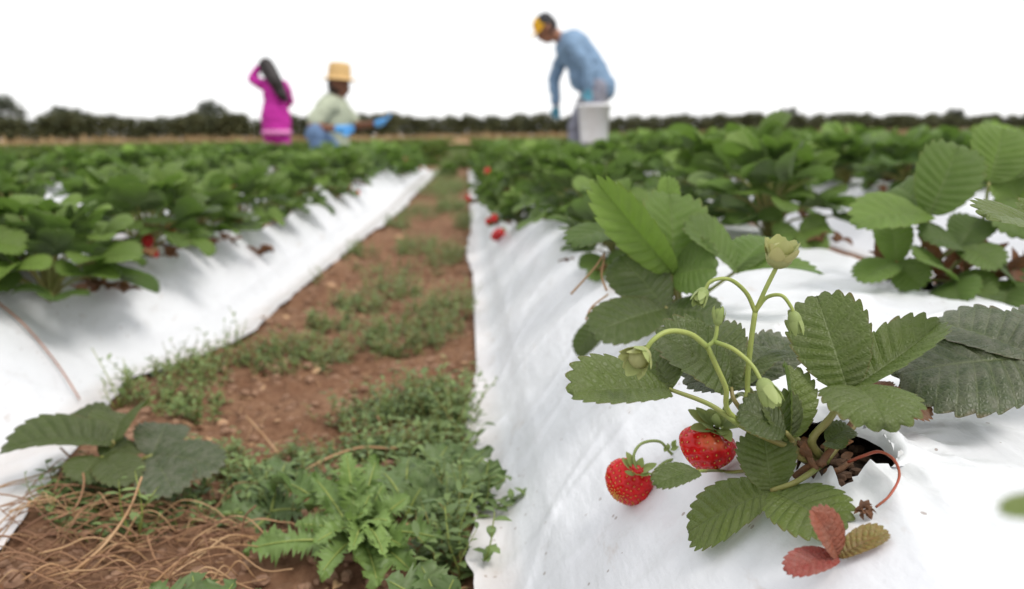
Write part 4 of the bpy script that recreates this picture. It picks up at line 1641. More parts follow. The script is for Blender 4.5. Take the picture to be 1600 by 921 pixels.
def weed_patches():
    b = MB()
    rr = random.Random(31)
    # (u, v, radius x m, radius y m, number, height, leaf size, tint)
    P = [(255, 600, .10, .14, 150, .045, .013, .45), (300, 640, .05, .06, 50, .03, .012, .6), (330, 560, .10, .08, 50, .05, .013, .4),
         (450, 560, .10, .09, 80, .035, .011, .35), (520, 540, .12, .09, 90, .04, .012, .45), (640, 520, .11, .12, 150, .045, .012, .4), (690, 480, .09, .14, 110, .05, .013, .4),
         (600, 640, .10, .06, 90, .035, .012, .3), (660, 640, .08, .08, 130, .05, .013, .35), (710, 650, .05, .09, 110, .055, .014, .35), (560, 690, .10, .05, 60, .03, .012, .25),
         (700, 720, .07, .07, 90, .05, .015, .35), (740, 780, .04, .05, 50, .05, .015, .4), (620, 420, .14, .16, 60, .04, .013, .4), (560, 395, .07, .12, 70, .04, .012, .45),
         (700, 400, .08, .2, 90, .06, .014, .35), (735, 350, .07, .3, 140, .07, .016, .4), (660, 330, .12, .4, 110, .05, .016, .4), (700, 290, .16, .8, 260, .07, .018, .45),
         (690, 262, .16, 1.2, 300, .08, .022, .45), (715, 245, .18, 2.0, 360, .10, .028, .45), (400, 760, .10, .05, 60, .03, .013, .4), (330, 720, .05, .05, 40, .03, .012, .4),
         (560, 470, .07, .08, 60, .04, .014, .5), (610, 450, .08, .10, 70, .04, .014, .45), (520, 505, .06, .06, 50, .035, .013, .5), (650, 385, .08, .16, 90, .05, .016, .5), (620, 350, .06, .2, 70, .05, .017, .5), (705, 322, .08, .3, 130, .06, .018, .5), (690, 300, .18, .5, 180, .07, .020, .5), (680, 275, .2, .9, 260, .09, .024, .5),
         (520, 760, .10, .05, 60, .035, .013, .35), (480, 440, .04, .1, 40, .04, .012, .5), (360, 510, .03, .05, 30, .06, .013, .5), (220, 545, .08, .05, 40, .05, .013, .4),
         (80, 790, .09, .05, 60, .03, .015, .35), (200, 800, .09, .05, 60, .03, .014, .35), (640, 700, .08, .04, 80, .04, .014, .4), (700, 850, .05, .06, 60, .045, .016, .4), (480, 690, .05, .03, 22, .02, .01, .3)]
    for u, v, rx, ry, n, h, ls, tn in P:
        c = on(u, v, 0)
        for i in range(int(n * 1.05)):
            a, r_ = rr.uniform(0, 6.28), math.sqrt(rr.random())
            x, y = c.x + rx * r_ * math.cos(a), c.y + ry * r_ * math.sin(a)
            if x > R_EDGE(y) - .004 or x < L_EDGE(y) + .004 or y < .4:
                continue
            sprig(b, V((x, y, soil_z(x, y) - .003)), h * rr.uniform(.5, 1.5), rr.choice((5, 6, 7)), ls * rr.uniform(.8, 1.7), rr, tint=min(1, tn + rr.uniform(-.1, .35)))
    o = b.build('weeds', [M['weed'], M['petiole']])
    tag(o, 'small green weeds spreading over the dirt aisle', 'weeds', kind='stuff')


weed_patches()


def big_sprig(u0, v0, stems, label, ls, tint, n=9, wide=.55):
    p = gz(u0, v0)
    dc = depth(p)
    root = empty('leafy_weed', p, label, 'weed')
    rr = random.Random(int(u0))
    for (u, v, dd, h) in stems:
        b = MB()
        q = at(u, v, dc + dd)
        sprig(b, p + V((rr.uniform(-.005, .005), 0, 0)), (q - p).length, n, ls, rr, lean=(q - p), tint=tint, sw=.0013, wide=wide)
        b.build('sprig', [M['weed'], M['stem']], root, p)


big_sprig(738, 800, [(790, 745, -.02, 0), (826, 770, -.03, 0), (800, 790, -.04, 0), (765, 720, .02, 0), (745, 760, -.02, 0)], 'sprawling weed with oval grey green leaves overlapping the right plastic edge', .022, .45, 11)
big_sprig(738, 668, [(772, 592, -.01, 0), (752, 640, -.02, 0), (700, 612, .01, 0)], 'upright slender weed leaning on the right plastic edge', .019, .65, 7, .42)
big_sprig(215, 830, [(218, 735, -.03, 0), (240, 765, -.04, 0), (190, 750, -.02, 0)], 'young yellowish green seedling rising from the dry straw', .022, .85, 6, .5)
big_sprig(185, 640, [(140, 545, .0, 0), (165, 590, .0, 0), (195, 560, .02, 0)], 'thin weed with small leaves against the left plastic', .018, .5, 8, .4)
big_sprig(370, 540, [(362, 482, .0, 0), (385, 500, .0, 0)], 'small upright weed at the corner of the left plastic', .017, .45, 8, .4)
big_sprig(720, 880, [(735, 770, .0, 0), (690, 790, .0, 0), (765, 800, -.02, 0)], 'leafy weed with round leaves between thistle and right plastic', .024, .4, 10, .6)


def straw_heap():
    b = MB()
    rr = random.Random(12)
    for i in range(105):
        u, v = rr.uniform(-30, 330), rr.uniform(800, 960)
        if rr.random() < .3:
            u, v = rr.uniform(60, 420), rr.uniform(760, 860)
        p = gz(u, v)
        a = rr.uniform(-.5, .9) if rr.random() < .7 else rr.uniform(0, 3.1)
        ln = rr.uniform(.05, .19)
        d = V((math.cos(a), math.sin(a), 0))
        up = rr.uniform(.003, .034)
        pts = []
        for k in range(6):
            t = k / 5 - .5
            q = p + d * (ln * t) + V((rr.uniform(-.005, .005), rr.uniform(-.005, .005), 0))
            q.z = soil_z(q.x, q.y) + .002 + up * (1 - 4 * t * t) * rr.uniform(.6, 1.3) + rr.uniform(0, .012)
            pts.append(q)
        tube(b, pts, rr.uniform(.0005, .0013), .0005, 5, 4, m=rr.choice((0, 0, 1)))
    for i in range(34):
        u, v = rr.uniform(20, 400), rr.uniform(800, 935)
        pts = []
        a = rr.uniform(-.3, 1.0)
        ln = rr.uniform(.05, .13)
        p0 = gz(u, v)
        for k in range(5):
            t = k / 4 - .5
            q = p0 + V((math.cos(a), math.sin(a), 0)) * (ln * t)
            q.z = soil_z(q.x, q.y) + .006 + rr.uniform(.0, .03) * (1 - 4 * t * t) + .012
            pts.append(q)
        tube(b, pts, rr.uniform(.0009, .0015), .0006, 6, 4, m=rr.choice((0, 1)))
    for i in range(330):
        p = gz(rr.uniform(250, 740), 360 + 430 * rr.random() ** 1.2)
        if p.x > R_EDGE(p.y) or p.x < L_EDGE(p.y):
            continue
        a = rr.uniform(0, 3.14)
        d = V((math.cos(a), math.sin(a), 0)) * rr.uniform(.006, .03)
        tube(b, [p - d + UP * .003, p + UP * .006, p + d + UP * .004], .0009, .0006, 4, 2, m=rr.choice((0, 1)))
    tag(b.build('dry_straw', [M['straw'], M['straw_pale']]), 'tangled dry brown straw and roots on the soil', 'straw', kind='stuff')


straw_heap()


def leaf_litter():
    b = MB()
    rr = random.Random(91)
    for i in range(900):
        y = .6 + 2.9 * rr.random() ** 1.4
        x = rr.uniform(L_EDGE(y) + .005, R_EDGE(y) - .005)
        if noise.noise(V((x * 9, y * 5, 2))) < -.05:
            continue
        p = V((x, y, soil_z(x, y) + .002))
        a = rr.uniform(0, 6.28)
        s_ = rr.uniform(.004, .020)
        oval(b, p, p + V((math.cos(a) * s_, math.sin(a) * s_, rr.uniform(0, .006))), UP + V((rr.uniform(-.6, .6), rr.uniform(-.6, .6), 0)), s_ * rr.uniform(.3, .8), fold=rr.uniform(-.3, .6), curl=rr.uniform(-1, 1), n=3, tint=rr.random(), m=rr.choice((0, 0, 1)))
    tag(b.build('leaf_litter', [M['leaf_brown'], M['straw_pale']]), 'dry brown and tan leaf scraps scattered on the aisle soil', 'leaf litter', kind='stuff')


leaf_litter()


def single_stem(pts, r, label, mat='straw_pale'):
    b = MB()
    q = [at(u, v, d) for u, v, d in pts]
    tube(b, q, r, r * .7, 6, 6, bump=.15)
    tag(b.build('dry_stem', M[mat]), label, 'dry stem')


def gd(u, v):
    return depth(gz(u, v))


single_stem([(452, 752, gd(452, 756)), (500, 722, gd(500, 735)), (560, 700, gd(560, 720)), (620, 700, gd(620, 715)), (684, 686, gd(684, 700))], .0019, 'long tan dry stem lying across the aisle behind the thistle')
single_stem([(384, 650, gd(384, 665)), (408, 676, gd(408, 688)), (434, 708, gd(434, 712))], .0017, 'short straight dry stick lying on the bare soil')
single_stem([(100, 905, gd(100, 925)), (160, 855, gd(160, 900)), (200, 800, gd(200, 880)), (222, 745, gd(222, 870))], .0017, 'pale bent dry stem rising out of the straw heap', 'straw_pale')
single_stem([(95, 700, gd(95, 760)), (130, 740, gd(130, 800)), (120, 790, gd(120, 830)), (85, 812, gd(85, 835))], .0013, 'curved tan stalk under the dark leaves at lower left', 'straw')
single_stem([(378, 850, gd(378, 860)), (382, 810, gd(378, 858)), (400, 790, gd(378, 858))], .0013, 'short dry stalk standing in front of the bluish lobed weed', 'straw')
single_stem([(590, 650, gd(600, 700)), (600, 680, gd(600, 700)), (604, 700, gd(600, 705))], .0011, 'thin upright dry stalk near the right aisle weeds', 'straw')


def clods():
    b = MB()
    rr = random.Random(3)
    for i in range(90):
        x, y = HOLE.x + rr.uniform(-.03, .034), HOLE.y + rr.uniform(-.045, .045)
        r_ = rr.uniform(.0015, .0045)
        ellipsoid(b, (x, y, right_z(x, y) - .016 + r_ * .3), r_ * 1.2, r_, r_ * .8, None, 6, 4, jit=.5, js=160, m=1)
    for i in range(1500):
        y = .55 + 2.2 * rr.random() ** 1.5
        x = rr.uniform(L_EDGE(y) + .01, R_EDGE(y) - .01)
        r_ = rr.uniform(.0015, .007) * (1 + .4 * rr.random())
        ellipsoid(b, (x, y, soil_z(x, y) + r_ * .25), r_ * rr.uniform(.8, 1.4), r_ * rr.uniform(.8, 1.4), r_ * rr.uniform(.6, .95), None, 6, 4, jit=.5, js=160)
    tag(b.build('soil_clods', [M['clod'], M['hole_soil']], smooth=False), 'crumbly brown soil clods strewn over the aisle', 'soil', kind='stuff')


clods()


def stone(u, v, rx, ry, rz, label):
    p = gz(u, v)
    b = MB()
    ellipsoid(b, (0, 0, rz * .5), rx, ry, rz, None, 16, 10, jit=.4, js=35)
    o = b.build('stone', M['stone'])
    o.location = p
    tag(o, label, 'stone', 'stones in the aisle')


stone(515, 444, .018, .014, .012, 'largest pale tan stone, beside the left plastic edge in the aisle')
stone(346, 655, .009, .008, .008, 'small tan stone beside the green weed patch on the aisle')
stone(622, 368, .020, .016, .012, 'far tan stone in the aisle near the plastic corner')
stone(585, 528, .010, .012, .006, 'flat tan stone among weeds in the middle of the aisle')

# ------------------------------------------------------------------ people
def caps_mesh(b, caps):
    """closed tapered capsules: (p, q, r at p, r at q[, flatten axis, factor])"""
    for cp in caps:
        p, q, r0, r1 = V(cp[0]), V(cp[1]), cp[2], cp[3]
        d = q - p
        L = d.length
        if L < 1e-5:
            d = V((0, 0, 1))
        d.normalize()
        x = d.cross(V((0.02, 1, 0.03)))
        if x.length < .1:
            x = d.cross(V((1, 0, 0)))
        x.normalize()
        y = d.cross(x)
        prof = []
        for k in range(1, 5):
            a = PI / 2 * (1 - k / 5)
            prof.append((-r0 * math.sin(a), r0 * math.cos(a)))
        prof.append((0, r0))
        prof.append((L, r1))
        for k in range(1, 5):
            a = PI / 2 * k / 5
            prof.append((L + r1 * math.sin(a), r1 * math.cos(a)))
        n = 14
        sx, sy = (cp[4] if len(cp) > 4 else (1, 1))
        rings = [[b.vert(p + d * h + x * (r * math.cos(2 * PI * i / n) * sx) + y * (r * math.sin(2 * PI * i / n) * sy)) for i in range(n)] for h, r in prof]
        s = b.vert(p - d * r0)
        e = b.vert(q + d * r1)
        for i in range(n):
            i2 = (i + 1) % n
            b.face((s, rings[0][i2], rings[0][i]))
            for k in range(len(rings) - 1):
                b.face((rings[k][i], rings[k][i2], rings[k + 1][i2], rings[k + 1][i]))
            b.face((rings[-1][i], rings[-1][i2], e))


def blob(name, caps, mat, parent, voxel=.012, smooth=8, label=None):
    b = MB()
    caps_mesh(b, caps)
    o = b.build('tmp', mat)
    md = o.modifiers.new('r', 'REMESH')
    md.mode = 'VOXEL'
    md.voxel_size = voxel
    md.use_smooth_shade = True
    sm = o.modifiers.new('s', 'SMOOTH')
    sm.iterations = smooth
    sm.factor = .5
    dg = bpy.context.evaluated_depsgraph_get()
    me = bpy.data.meshes.new_from_object(o.evaluated_get(dg))
    bpy.data.objects.remove(o)
    me.name = name
    if name not in ('body', 'glove'):
        me.update()
        for vv in me.vertices:
            q = V(vv.co)
            vv.co = q + V(vv.normal) * (.012 * noise.noise(V((q.x * 8, q.y * 8, q.z * 15))) + .006 * noise.noise(q * 26))
    ob = bpy.data.objects.new(name, me)
    if not me.materials:
        me.materials.append(mat)
    COL.objects.link(ob)
    ob.parent = parent
    if label:
        ob['label'] = label
    return ob


def hand_caps(w, d, side_dir, curl=.5, s=1.0):
    """palm, four fingers of unequal length bent at the knuckles and a thumb; w wrist, d pointing along the hand"""
    d = V(d).normalized()
    sdir = V(side_dir)
    sdir = (sdir - d * sdir.dot(d)).normalized()
    nrm = d.cross(sdir)
    w = V(w)
    out = [(w, w + d * .035 * s, .026 * s, .030 * s, (1, 1))]
    for k, (o, ln) in enumerate(((-.030, .066), (-.010, .078), (.010, .073), (.029, .058))):
        b0 = w + d * .06 * s + sdir * o * s
        out.append((w + d * .02 * s + sdir * o * .6 * s, b0, .018 * s, .014 * s))
        a1 = b0 + (d * math.cos(curl) + nrm * math.sin(curl)) * ln * .5 * s
        a2 = a1 + (d * math.cos(curl * 2.2) + nrm * math.sin(curl * 2.2)) * ln * .5 * s
        out.append((b0, a1, .0105 * s, .0095 * s))
        out.append((a1, a2, .0095 * s, .0085 * s))
    t0 = w + d * .018 * s - sdir * .026 * s
    t1 = t0 - sdir * .028 * s + d * .026 * s + nrm * .012 * s
    t2 = t1 + d * .028 * s + nrm * .012 * s
    out += [(t0, t1, .015 * s, .012 * s), (t1, t2, .0115 * s, .0095 * s)]
    return out


def face_caps(c, fwd, up, s=1.0):
    """skull, jaw, nose, ears, brow around head centre c"""
    f, u = V(fwd).normalized(), V(up).normalized()
    sd = f.cross(u).normalized()
    c = V(c)
    return [
        (c - f * .015 + u * .02, c + f * .012 + u * .02, .092 * s, .088 * s),
        (c + f * .02 - u * .03, c + f * .03 - u * .075, .072 * s, .048 * s),
        (c + f * .088 + u * .012, c + f * .112 - u * .022, .010 * s, .017 * s),
        (c + f * .082 - u * .062, c + f * .086 - u * .062, .020 * s, .018 * s),
        (c + f * .078 - sd * .03 + u * .03, c + f * .078 + sd * .03 + u * .03, .018 * s, .018 * s),
        (c + sd * .088 + u * .012, c + sd * .092 - u * .022, .018 * s, .013 * s),
        (c - sd * .088 + u * .012, c - sd * .092 - u * .022, .018 * s, .013 * s),
    ]


def eyes(parent, c, fwd, up):
    f, u = V(fwd).normalized(), V(up).normalized()
    sd = f.cross(u).normalized()
    b = MB()
    for k in (-1, 1):
        ellipsoid(b, V(c) + f * .078 + sd * (.032 * k) + u * .004, .012, .012, .009, None, 10, 6)
    b.build('eyes', M['eye'], parent)


M['skin'] = plain('brown_skin', (0.30, 0.135, 0.080), .5, .2, 20)
M['skin_dark'] = plain('tanned_skin', (0.20, 0.085, 0.050), .5, .2, 20)
M['eye'] = plain('dark_eye', (0.03, 0.02, 0.015), .2)
M['denim'] = plain('denim_shirt', (0.20, 0.31, 0.46), .85, .22, 14, bump=.3)
M['jeans'] = plain('blue_jeans', (0.13, 0.21, 0.36), .9, .3, 16, bump=.3)
M['trousers'] = plain('grey_trousers', (0.27, 0.27, 0.33), .9, .2, 14, bump=.3)
M['sage'] = plain('sage_shirt', (0.42, 0.46, 0.35), .9, .15, 12, bump=.3)
M['pink'] = plain('magenta_knit', (0.52, 0.025, 0.34), .85, .25, 16, bump=.3)
M['pinkband'] = plain('pale_pink_band', (0.78, 0.28, 0.58), .85, .15, 16)
M['hair'] = plain('black_hair', (0.018, 0.012, 0.012), .45, .4, 60)
M['glove'] = plain('blue_glove', (0.09, 0.34, 0.72), .4, .15, 20)
M['glove_teal'] = plain('teal_glove', (0.08, 0.28, 0.38), .4, .15, 20)
M['cap_yellow'] = plain('yellow_cap', (0.75, 0.42, 0.02), .7, .12, 20)
M['cap_black'] = plain('black_cap', (0.02, 0.02, 0.024), .7, .2, 20)
M['straw_hat'] = plain('straw_hat', (0.66, 0.44, 0.19), .8, .3, 70, bump=.4)
M['bucket'] = plain('white_bucket', (0.85, 0.85, 0.87), .35, .05, 8)
M['metal'] = plain('wire_metal', (0.4, 0.4, 0.4), .35, .1, 30)
M['boot'] = plain('dark_boot', (0.05, 0.035, 0.025), .7, .3, 20)


def lathe(b, prof, c, n=28, rot=None):
    rot = rot or Matrix.Identity(3)
    rings = [[b.vert(V(c) + rot @ V((r * math.cos(2 * PI * i / n), r * math.sin(2 * PI * i / n), z))) for i in range(n)] for r, z in prof]
    for k in range(len(rings) - 1):
        for i in range(n):
            b.face((rings[k][i], rings[k][(i + 1) % n], rings[k + 1][(i + 1) % n], rings[k + 1][i]))


def ground_at(u, yd):
    """point of the soil seen in column u at field distance yd"""
    k = ray(u, 215)
    t = yd / k.y
    return V((CAM.x + k.x * t, yd, 0))


# --- standing man bending over, facing left
pm = ground_at(905, 7.75)
man = empty('person', pm, 'person in a denim shirt and yellow cap bending over the plants beside a white bucket', 'person')
hd = V((-.315, 0, 1.365))
hf, hu = V((-.80, -.12, -.55)), V((-.50, 0, .86))
body = [((.15, .0, .84), (.09, 0, 1.0), .145, .14), ((.09, 0, 1.0), (-.06, 0, 1.19), .14, .15), ((-.10, -.15, 1.22), (-.10, .15, 1.22), .075, .075),
        ((-.12, 0, 1.24), hd - V((-.04, 0, .02)), .06, .058),
        ((.15, -.09, .84), (.07, -.10, .46), .088, .060), ((.07, -.10, .46), (.15, -.10, .08), .058, .042), ((.15, -.10, .05), (-.01, -.11, .035), .045, .035),
        ((.14, .09, .84), (-.02, .12, .47), .088, .060), ((-.02, .12, .47), (.0, .12, .08), .058, .042), ((.0, .12, .05), (-.15, .12, .035), .045, .035),
        ((-.10, -.18, 1.21), (.05, -.25, .99), .052, .042), ((.05, -.25, .99), (.045, -.27, .80), .040, .028),
        ((-.12, .18, 1.19), (-.22, .22, .93), .052, .042), ((-.22, .22, .93), (-.20, .16, .66), .040, .028)] + face_caps(hd, hf, hu)
mb_ = blob('body', body, M['skin'], man, .011)
eyes(man, hd, hf, hu)
shirt = [((.165, .0, .86), (.10, 0, 1.0), .158, .160), ((.10, 0, 1.0), (-.06, 0, 1.19), .160, .172), ((-.10, -.15, 1.225), (-.10, .15, 1.225), .096, .096),
         ((-.11, 0, 1.24), (-.15, 0, 1.275), .085, .072),
         ((-.10, -.19, 1.20), (.05, -.26, .99), .076, .060), ((.05, -.26, .99), (.045, -.27, .83), .058, .046),
         ((-.12, .19, 1.18), (-.22, .23, .93), .074, .060), ((-.22, .23, .93), (-.205, .17, .70), .058, .044), ((.02, 0, .93), (.2, 0, .84), .13, .15)]
blob('shirt', shirt, M['denim'], man, .013, 6)
trs_ = [((.155, .0, .80), (.145, 0, .88), .155, .150), ((.15, -.09, .82), (.07, -.10, .46), .106, .080), ((.07, -.10, .46), (.15, -.10, .10), .078, .066),
        ((.14, .09, .82), (-.02, .12, .47), .106, .080), ((-.02, .12, .47), (.0, .12, .10), .078, .066)]
blob('trousers', trs_, M['trousers'], man, .013, 6)
blob('boots', [((.15, -.10, .06), (.0, -.11, .045), .055, .045), ((.0, .12, .06), (-.15, .12, .045), .055, .045)], M['boot'], man, .012)
blob('glove', hand_caps((.045, -.27, .80), (0, .05, -1), (1, 0, 0), .7), M['glove_teal'], man, .006, 3)
blob('glove', hand_caps((-.20, .16, .66), (-.1, -.1, -1), (1, .2, 0), .5), M['glove_teal'], man, .006, 3)
blob('hair', [(hd - hf.normalized() * .022 + hu.normalized() * .02, hd - hf.normalized() * .012 + hu.normalized() * .01, .097, .094)], M['hair'], man, .012)
fr = Matrix((hf.normalized(), hf.normalized().cross(hu.normalized()), hu.normalized())).transposed()
b = MB()
lathe(b, [(.104, .035), (.106, .065), (.098, .10), (.075, .128), (.04, .143), (.004, .147)], hd, 28, fr)
lathe(b, [(.101, .036), (.004, .140)], hd, 28, fr)
capo = b.build('cap', [M['cap_black'], M['cap_yellow']], man)
for pg in capo.data.polygons:       # front panels are yellow
    lc = fr.transposed() @ (pg.center - hd)
    pg.material_index = 1 if lc.x > .028 else 0
b = MB()
rows_ = []
for i in range(13):
    a = R(-72 + 144 * i / 12)
    rows_.append([b.vert(hd + fr @ V((q * math.cos(a) + ex * math.cos(a) ** .6 * (1 if q > .1 else 0), q * math.sin(a), .040 - dz))) for q, ex, dz in ((.098, 0, 0), (.112, .03, .004), (.118, .07, .016))]
                 + [b.vert(hd + fr @ V((.118 * math.cos(a) + .07 * math.cos(a) ** .6, .118 * math.sin(a), .018)))])
for i in range(12):
    for k in range(3):
        b.face((rows_[i][k], rows_[i + 1][k], rows_[i + 1][k + 1], rows_[i][k + 1]))
b.build('cap_visor', M['cap_yellow'], capo)

pbk = pm + V((.095, -.30, .325))
bk = empty('bucket', pbk, 'white plastic bucket hanging from the hand of the man in denim', 'bucket')
b = MB()
lathe(b, [(.0, .0), (.116, .0), (.121, .008), (.148, .32), (.158, .32), (.158, .345), (.145, .345), (.117, .015), (.0, .012)], (0, 0, 0), 36)
b.build('pail', M['bucket'], bk)
b = MB()
tube(b, [V((-.155, 0, .31)), V((-.13, .01, .40)), V((-.05, .02, .435)), V((.05, .02, .42)), V((.13, .01, .36)), V((.155, 0, .31))], .0035, n=6)
b.build('bail_handle', M['metal'], bk)

# --- squatting man in a straw hat, facing right
ps = ground_at(522, 8.0)
sq = empty('person', ps, 'person in a straw hat and pale green shirt squatting and reaching out with blue gloves', 'person')
hd = V((.075, 0, .885))
hf, hu = V((.85, -.30, -.20)), V((.15, 0, .98))
body = [((-.03, 0, .30), (-.02, 0, .48), .15, .15), ((-.02, 0, .48), (.0, 0, .66), .15, .155), ((.0, -.16, .70), (.0, .16, .70), .072, .072), ((.02, 0, .72), (.06, 0, .84), .062, .058),
        ((-.02, -.10, .28), (-.12, -.34, .43), .10, .075), ((-.12, -.34, .43), (-.06, -.30, .09), .062, .045), ((-.06, -.30, .06), (.08, -.34, .035), .045, .035),
        ((-.02, .10, .28), (.14, .20, .12), .10, .075), ((.14, .20, .11), (-.18, .20, .07), .062, .045), ((-.20, .20, .09), (-.24, .20, .03), .045, .035),
        ((-.03, -.19, .68), (-.15, -.30, .50), .052, .046), ((-.15, -.30, .50), (.12, -.36, .47), .044, .032),
        ((.04, .19, .68), (.22, .18, .50), .052, .046), ((.22, .18, .50), (.44, .05, .53), .044, .030)] + face_caps(hd, hf, hu, 1.02)
blob('body', body, M['skin_dark'], sq, .011)
eyes(sq, hd, hf, hu)
shirt = [((-.03, 0, .34), (-.02, 0, .50), .178, .182), ((-.02, 0, .50), (.0, 0, .64), .184, .178), ((.0, -.15, .69), (.0, .15, .69), .100, .100), ((.01, 0, .72), (.025, 0, .76), .09, .075),
         ((-.03, -.19, .68), (-.12, -.27, .555), .088, .078), ((.04, .19, .68), (.16, .20, .56), .088, .075)]
blob('shirt', shirt, M['sage'], sq, .013, 6)
blob('jeans', [((-.03, 0, .27), (-.03, 0, .32), .165, .165), ((-.02, -.10, .28), (-.12, -.34, .43), .115, .092), ((-.12, -.34, .43), (-.06, -.30, .11), .082, .066),
               ((-.02, .10, .28), (.14, .20, .12), .115, .092), ((.14, .20, .12), (-.16, .20, .08), .082, .066)], M['jeans'], sq, .013, 6)
blob('boots', [((-.08, -.30, .06), (.08, -.34, .045), .055, .045), ((-.20, .20, .10), (-.24, .20, .04), .055, .045)], M['boot'], sq, .012)
blob('glove', hand_caps((.12, -.36, .47), (1, .05, -.05), (0, .3, 1), .45, 1.1) + [((.10, -.36, .47), (.15, -.36, .47), .040, .038)], M['glove'], sq, .006, 3)
blob('glove', hand_caps((.44, .05, .53), (.9, -.25, .35), (0, .9, .3), .25, 1.1) + [((.42, .055, .525), (.46, .045, .535), .036, .034)], M['glove'], sq, .006, 3)
blob('hair', [(hd - hf.normalized() * .025 + UP * .0, hd - hf.normalized() * .02 - UP * .035, .097, .088)], M['hair'], sq, .012)
b = MB()
lathe(b, [(.178, .050), (.176, .056), (.140, .064), (.114, .072), (.110, .10), (.102, .19), (.092, .208), (.06, .216), (.0, .212)], hd, 32, Matrix.Rotation(.08, 3, 'Y'))
lathe(b, [(.178, .050), (.108, .058), (.0, .10)], hd, 32, Matrix.Rotation(.08, 3, 'Y'))
hat = b.build('straw_hat', M['straw_hat'], sq)

# --- woman in pink seen from behind, hand raised to her head
pw = ground_at(433, 11.5)
wo = empty('person', pw, 'person in bright pink with long black hair, one arm raised to the head', 'person')
hd = V((-.075, 0, 1.345))
hf, hu = V((-.25, .92, -.15)), V((-.16, 0, .98))
body = [((.0, 0, .72), (.0, 0, .86), .135, .105), ((.0, 0, .86), (.01, 0, 1.05), .105, .115), ((-.02 - .11, 0, 1.12), (.15, 0, 1.10), .058, .058), ((.0, 0, 1.14), hd - UP * .05, .052, .05),
        ((-.02 - .06, 0, .72), (-.085, .02, .40), .088, .058), ((-.085, .02, .40), (-.085, .0, .07), .054, .038), ((-.085, 0, .05), (-.09, .14, .03), .04, .03),
        ((.08, 0, .72), (.085, .02, .40), .088, .058), ((.085, .02, .40), (.085, .0, .07), .054, .038), ((.085, 0, .05), (.09, .14, .03), .04, .03),
        ((-.14, .0, 1.11), (-.29, .03, 1.19), .046, .040), ((-.29, .03, 1.19), (-.195, .06, 1.37), .036, .026),
        ((.16, .0, 1.09), (.19, .10, .90), .046, .038), ((.19, .10, .90), (.10, .26, .84), .036, .026)] + face_caps(hd, hf, hu, .95) \
    + hand_caps((-.195, .06, 1.37), (.5, .1, .6), (0, 1, 0), .4, .9) + hand_caps((.10, .26, .84), (-.6, .6, 0), (0, 0, 1), .4, .9)
blob('body', body, M['skin'], wo, .010, 6)
eyes(wo, hd, hf, hu)
blob('jacket', [((.0, 0, .50), (.0, 0, .74), .192, .185), ((.0, 0, .74), (.0, 0, .88), .180, .150), ((.0, 0, .88), (.01, 0, 1.05), .148, .158), ((-.11, 0, 1.115), (.13, 0, 1.095), .092, .088), ((.0, 0, 1.12), (-.02, 0, 1.19), .08, .066),
                ((-.13, .0, 1.11), (-.29, .03, 1.19), .078, .066), ((-.29, .03, 1.19), (-.215, .055, 1.335), .064, .050),
                ((.155, .0, 1.08), (.185, .10, .90), .074, .060), ((.185, .10, .90), (.12, .24, .85), .058, .046)], M['pink'], wo, .013, 6)
blob('trousers', [((.0, 0, .66), (.0, 0, .74), .17, .165), ((-.085, 0, .70), (-.085, .02, .40), .122, .105), ((-.085, .02, .40), (-.085, 0, .09), .10, .08),
                  ((.085, 0, .70), (.085, .02, .40), .122, .105), ((.085, .02, .40), (.085, 0, .09), .10, .08)], M['pink'], wo, .013, 6)
b = MB()
lathe(b, [(.190, .445), (.204, .447), (.205, .475), (.202, .50), (.190, .502)], (0, 0, 0), 36)
lathe(b, [(.190, .445), (.188, .47), (.190, .502)], (0, 0, 0), 36)
hb = b.build('hem_band', M['pinkband'], wo)
blob('boots', [((-.085, 0, .05), (-.09, .14, .035), .05, .04), ((.085, 0, .05), (.09, .14, .035), .05, .04)], M['boot'], wo, .012)
blob('hair', [(hd + V((0, -.02, .025)), hd + V((.03, -.04, -.04)), .108, .108), (hd + V((.04, -.05, -.04)), (.06, -.12, 1.14), .105, .10), ((.06, -.12, 1.14), (.15, -.14, .96), .095, .065), ((.15, -.14, .96), (.20, -.13, .89), .06, .03),
              ((.02, -.12, 1.2), (.10, -.15, 1.02), .085, .06)], M['hair'], wo, .013, 5)

# ------------------------------------------------------------------ field edge: dry grass, orchard, trees
M['tree_leaf'] = leaf_mat('orchard_foliage', (0.040, 0.048, 0.018), (0.115, 0.115, 0.045), (0.07, 0.09, 0.04), 0.12, (0.12, 0.16, 0.03), veins=0)
M['tree_far'] = leaf_mat('far_tree_foliage', (0.040, 0.050, 0.034), (0.085, 0.095, 0.062), (0.07, 0.09, 0.05), 0.1, (0.1, 0.14, 0.03), veins=0)
M['bark'] = plain('tree_bark', (0.11, 0.08, 0.055), .9, .4, 9, bump=.5)
M['dry_grass'] = plain('dry_grass', (0.34, 0.24, 0.13), .9, col2=(0.20, 0.16, 0.075), scale=.9)


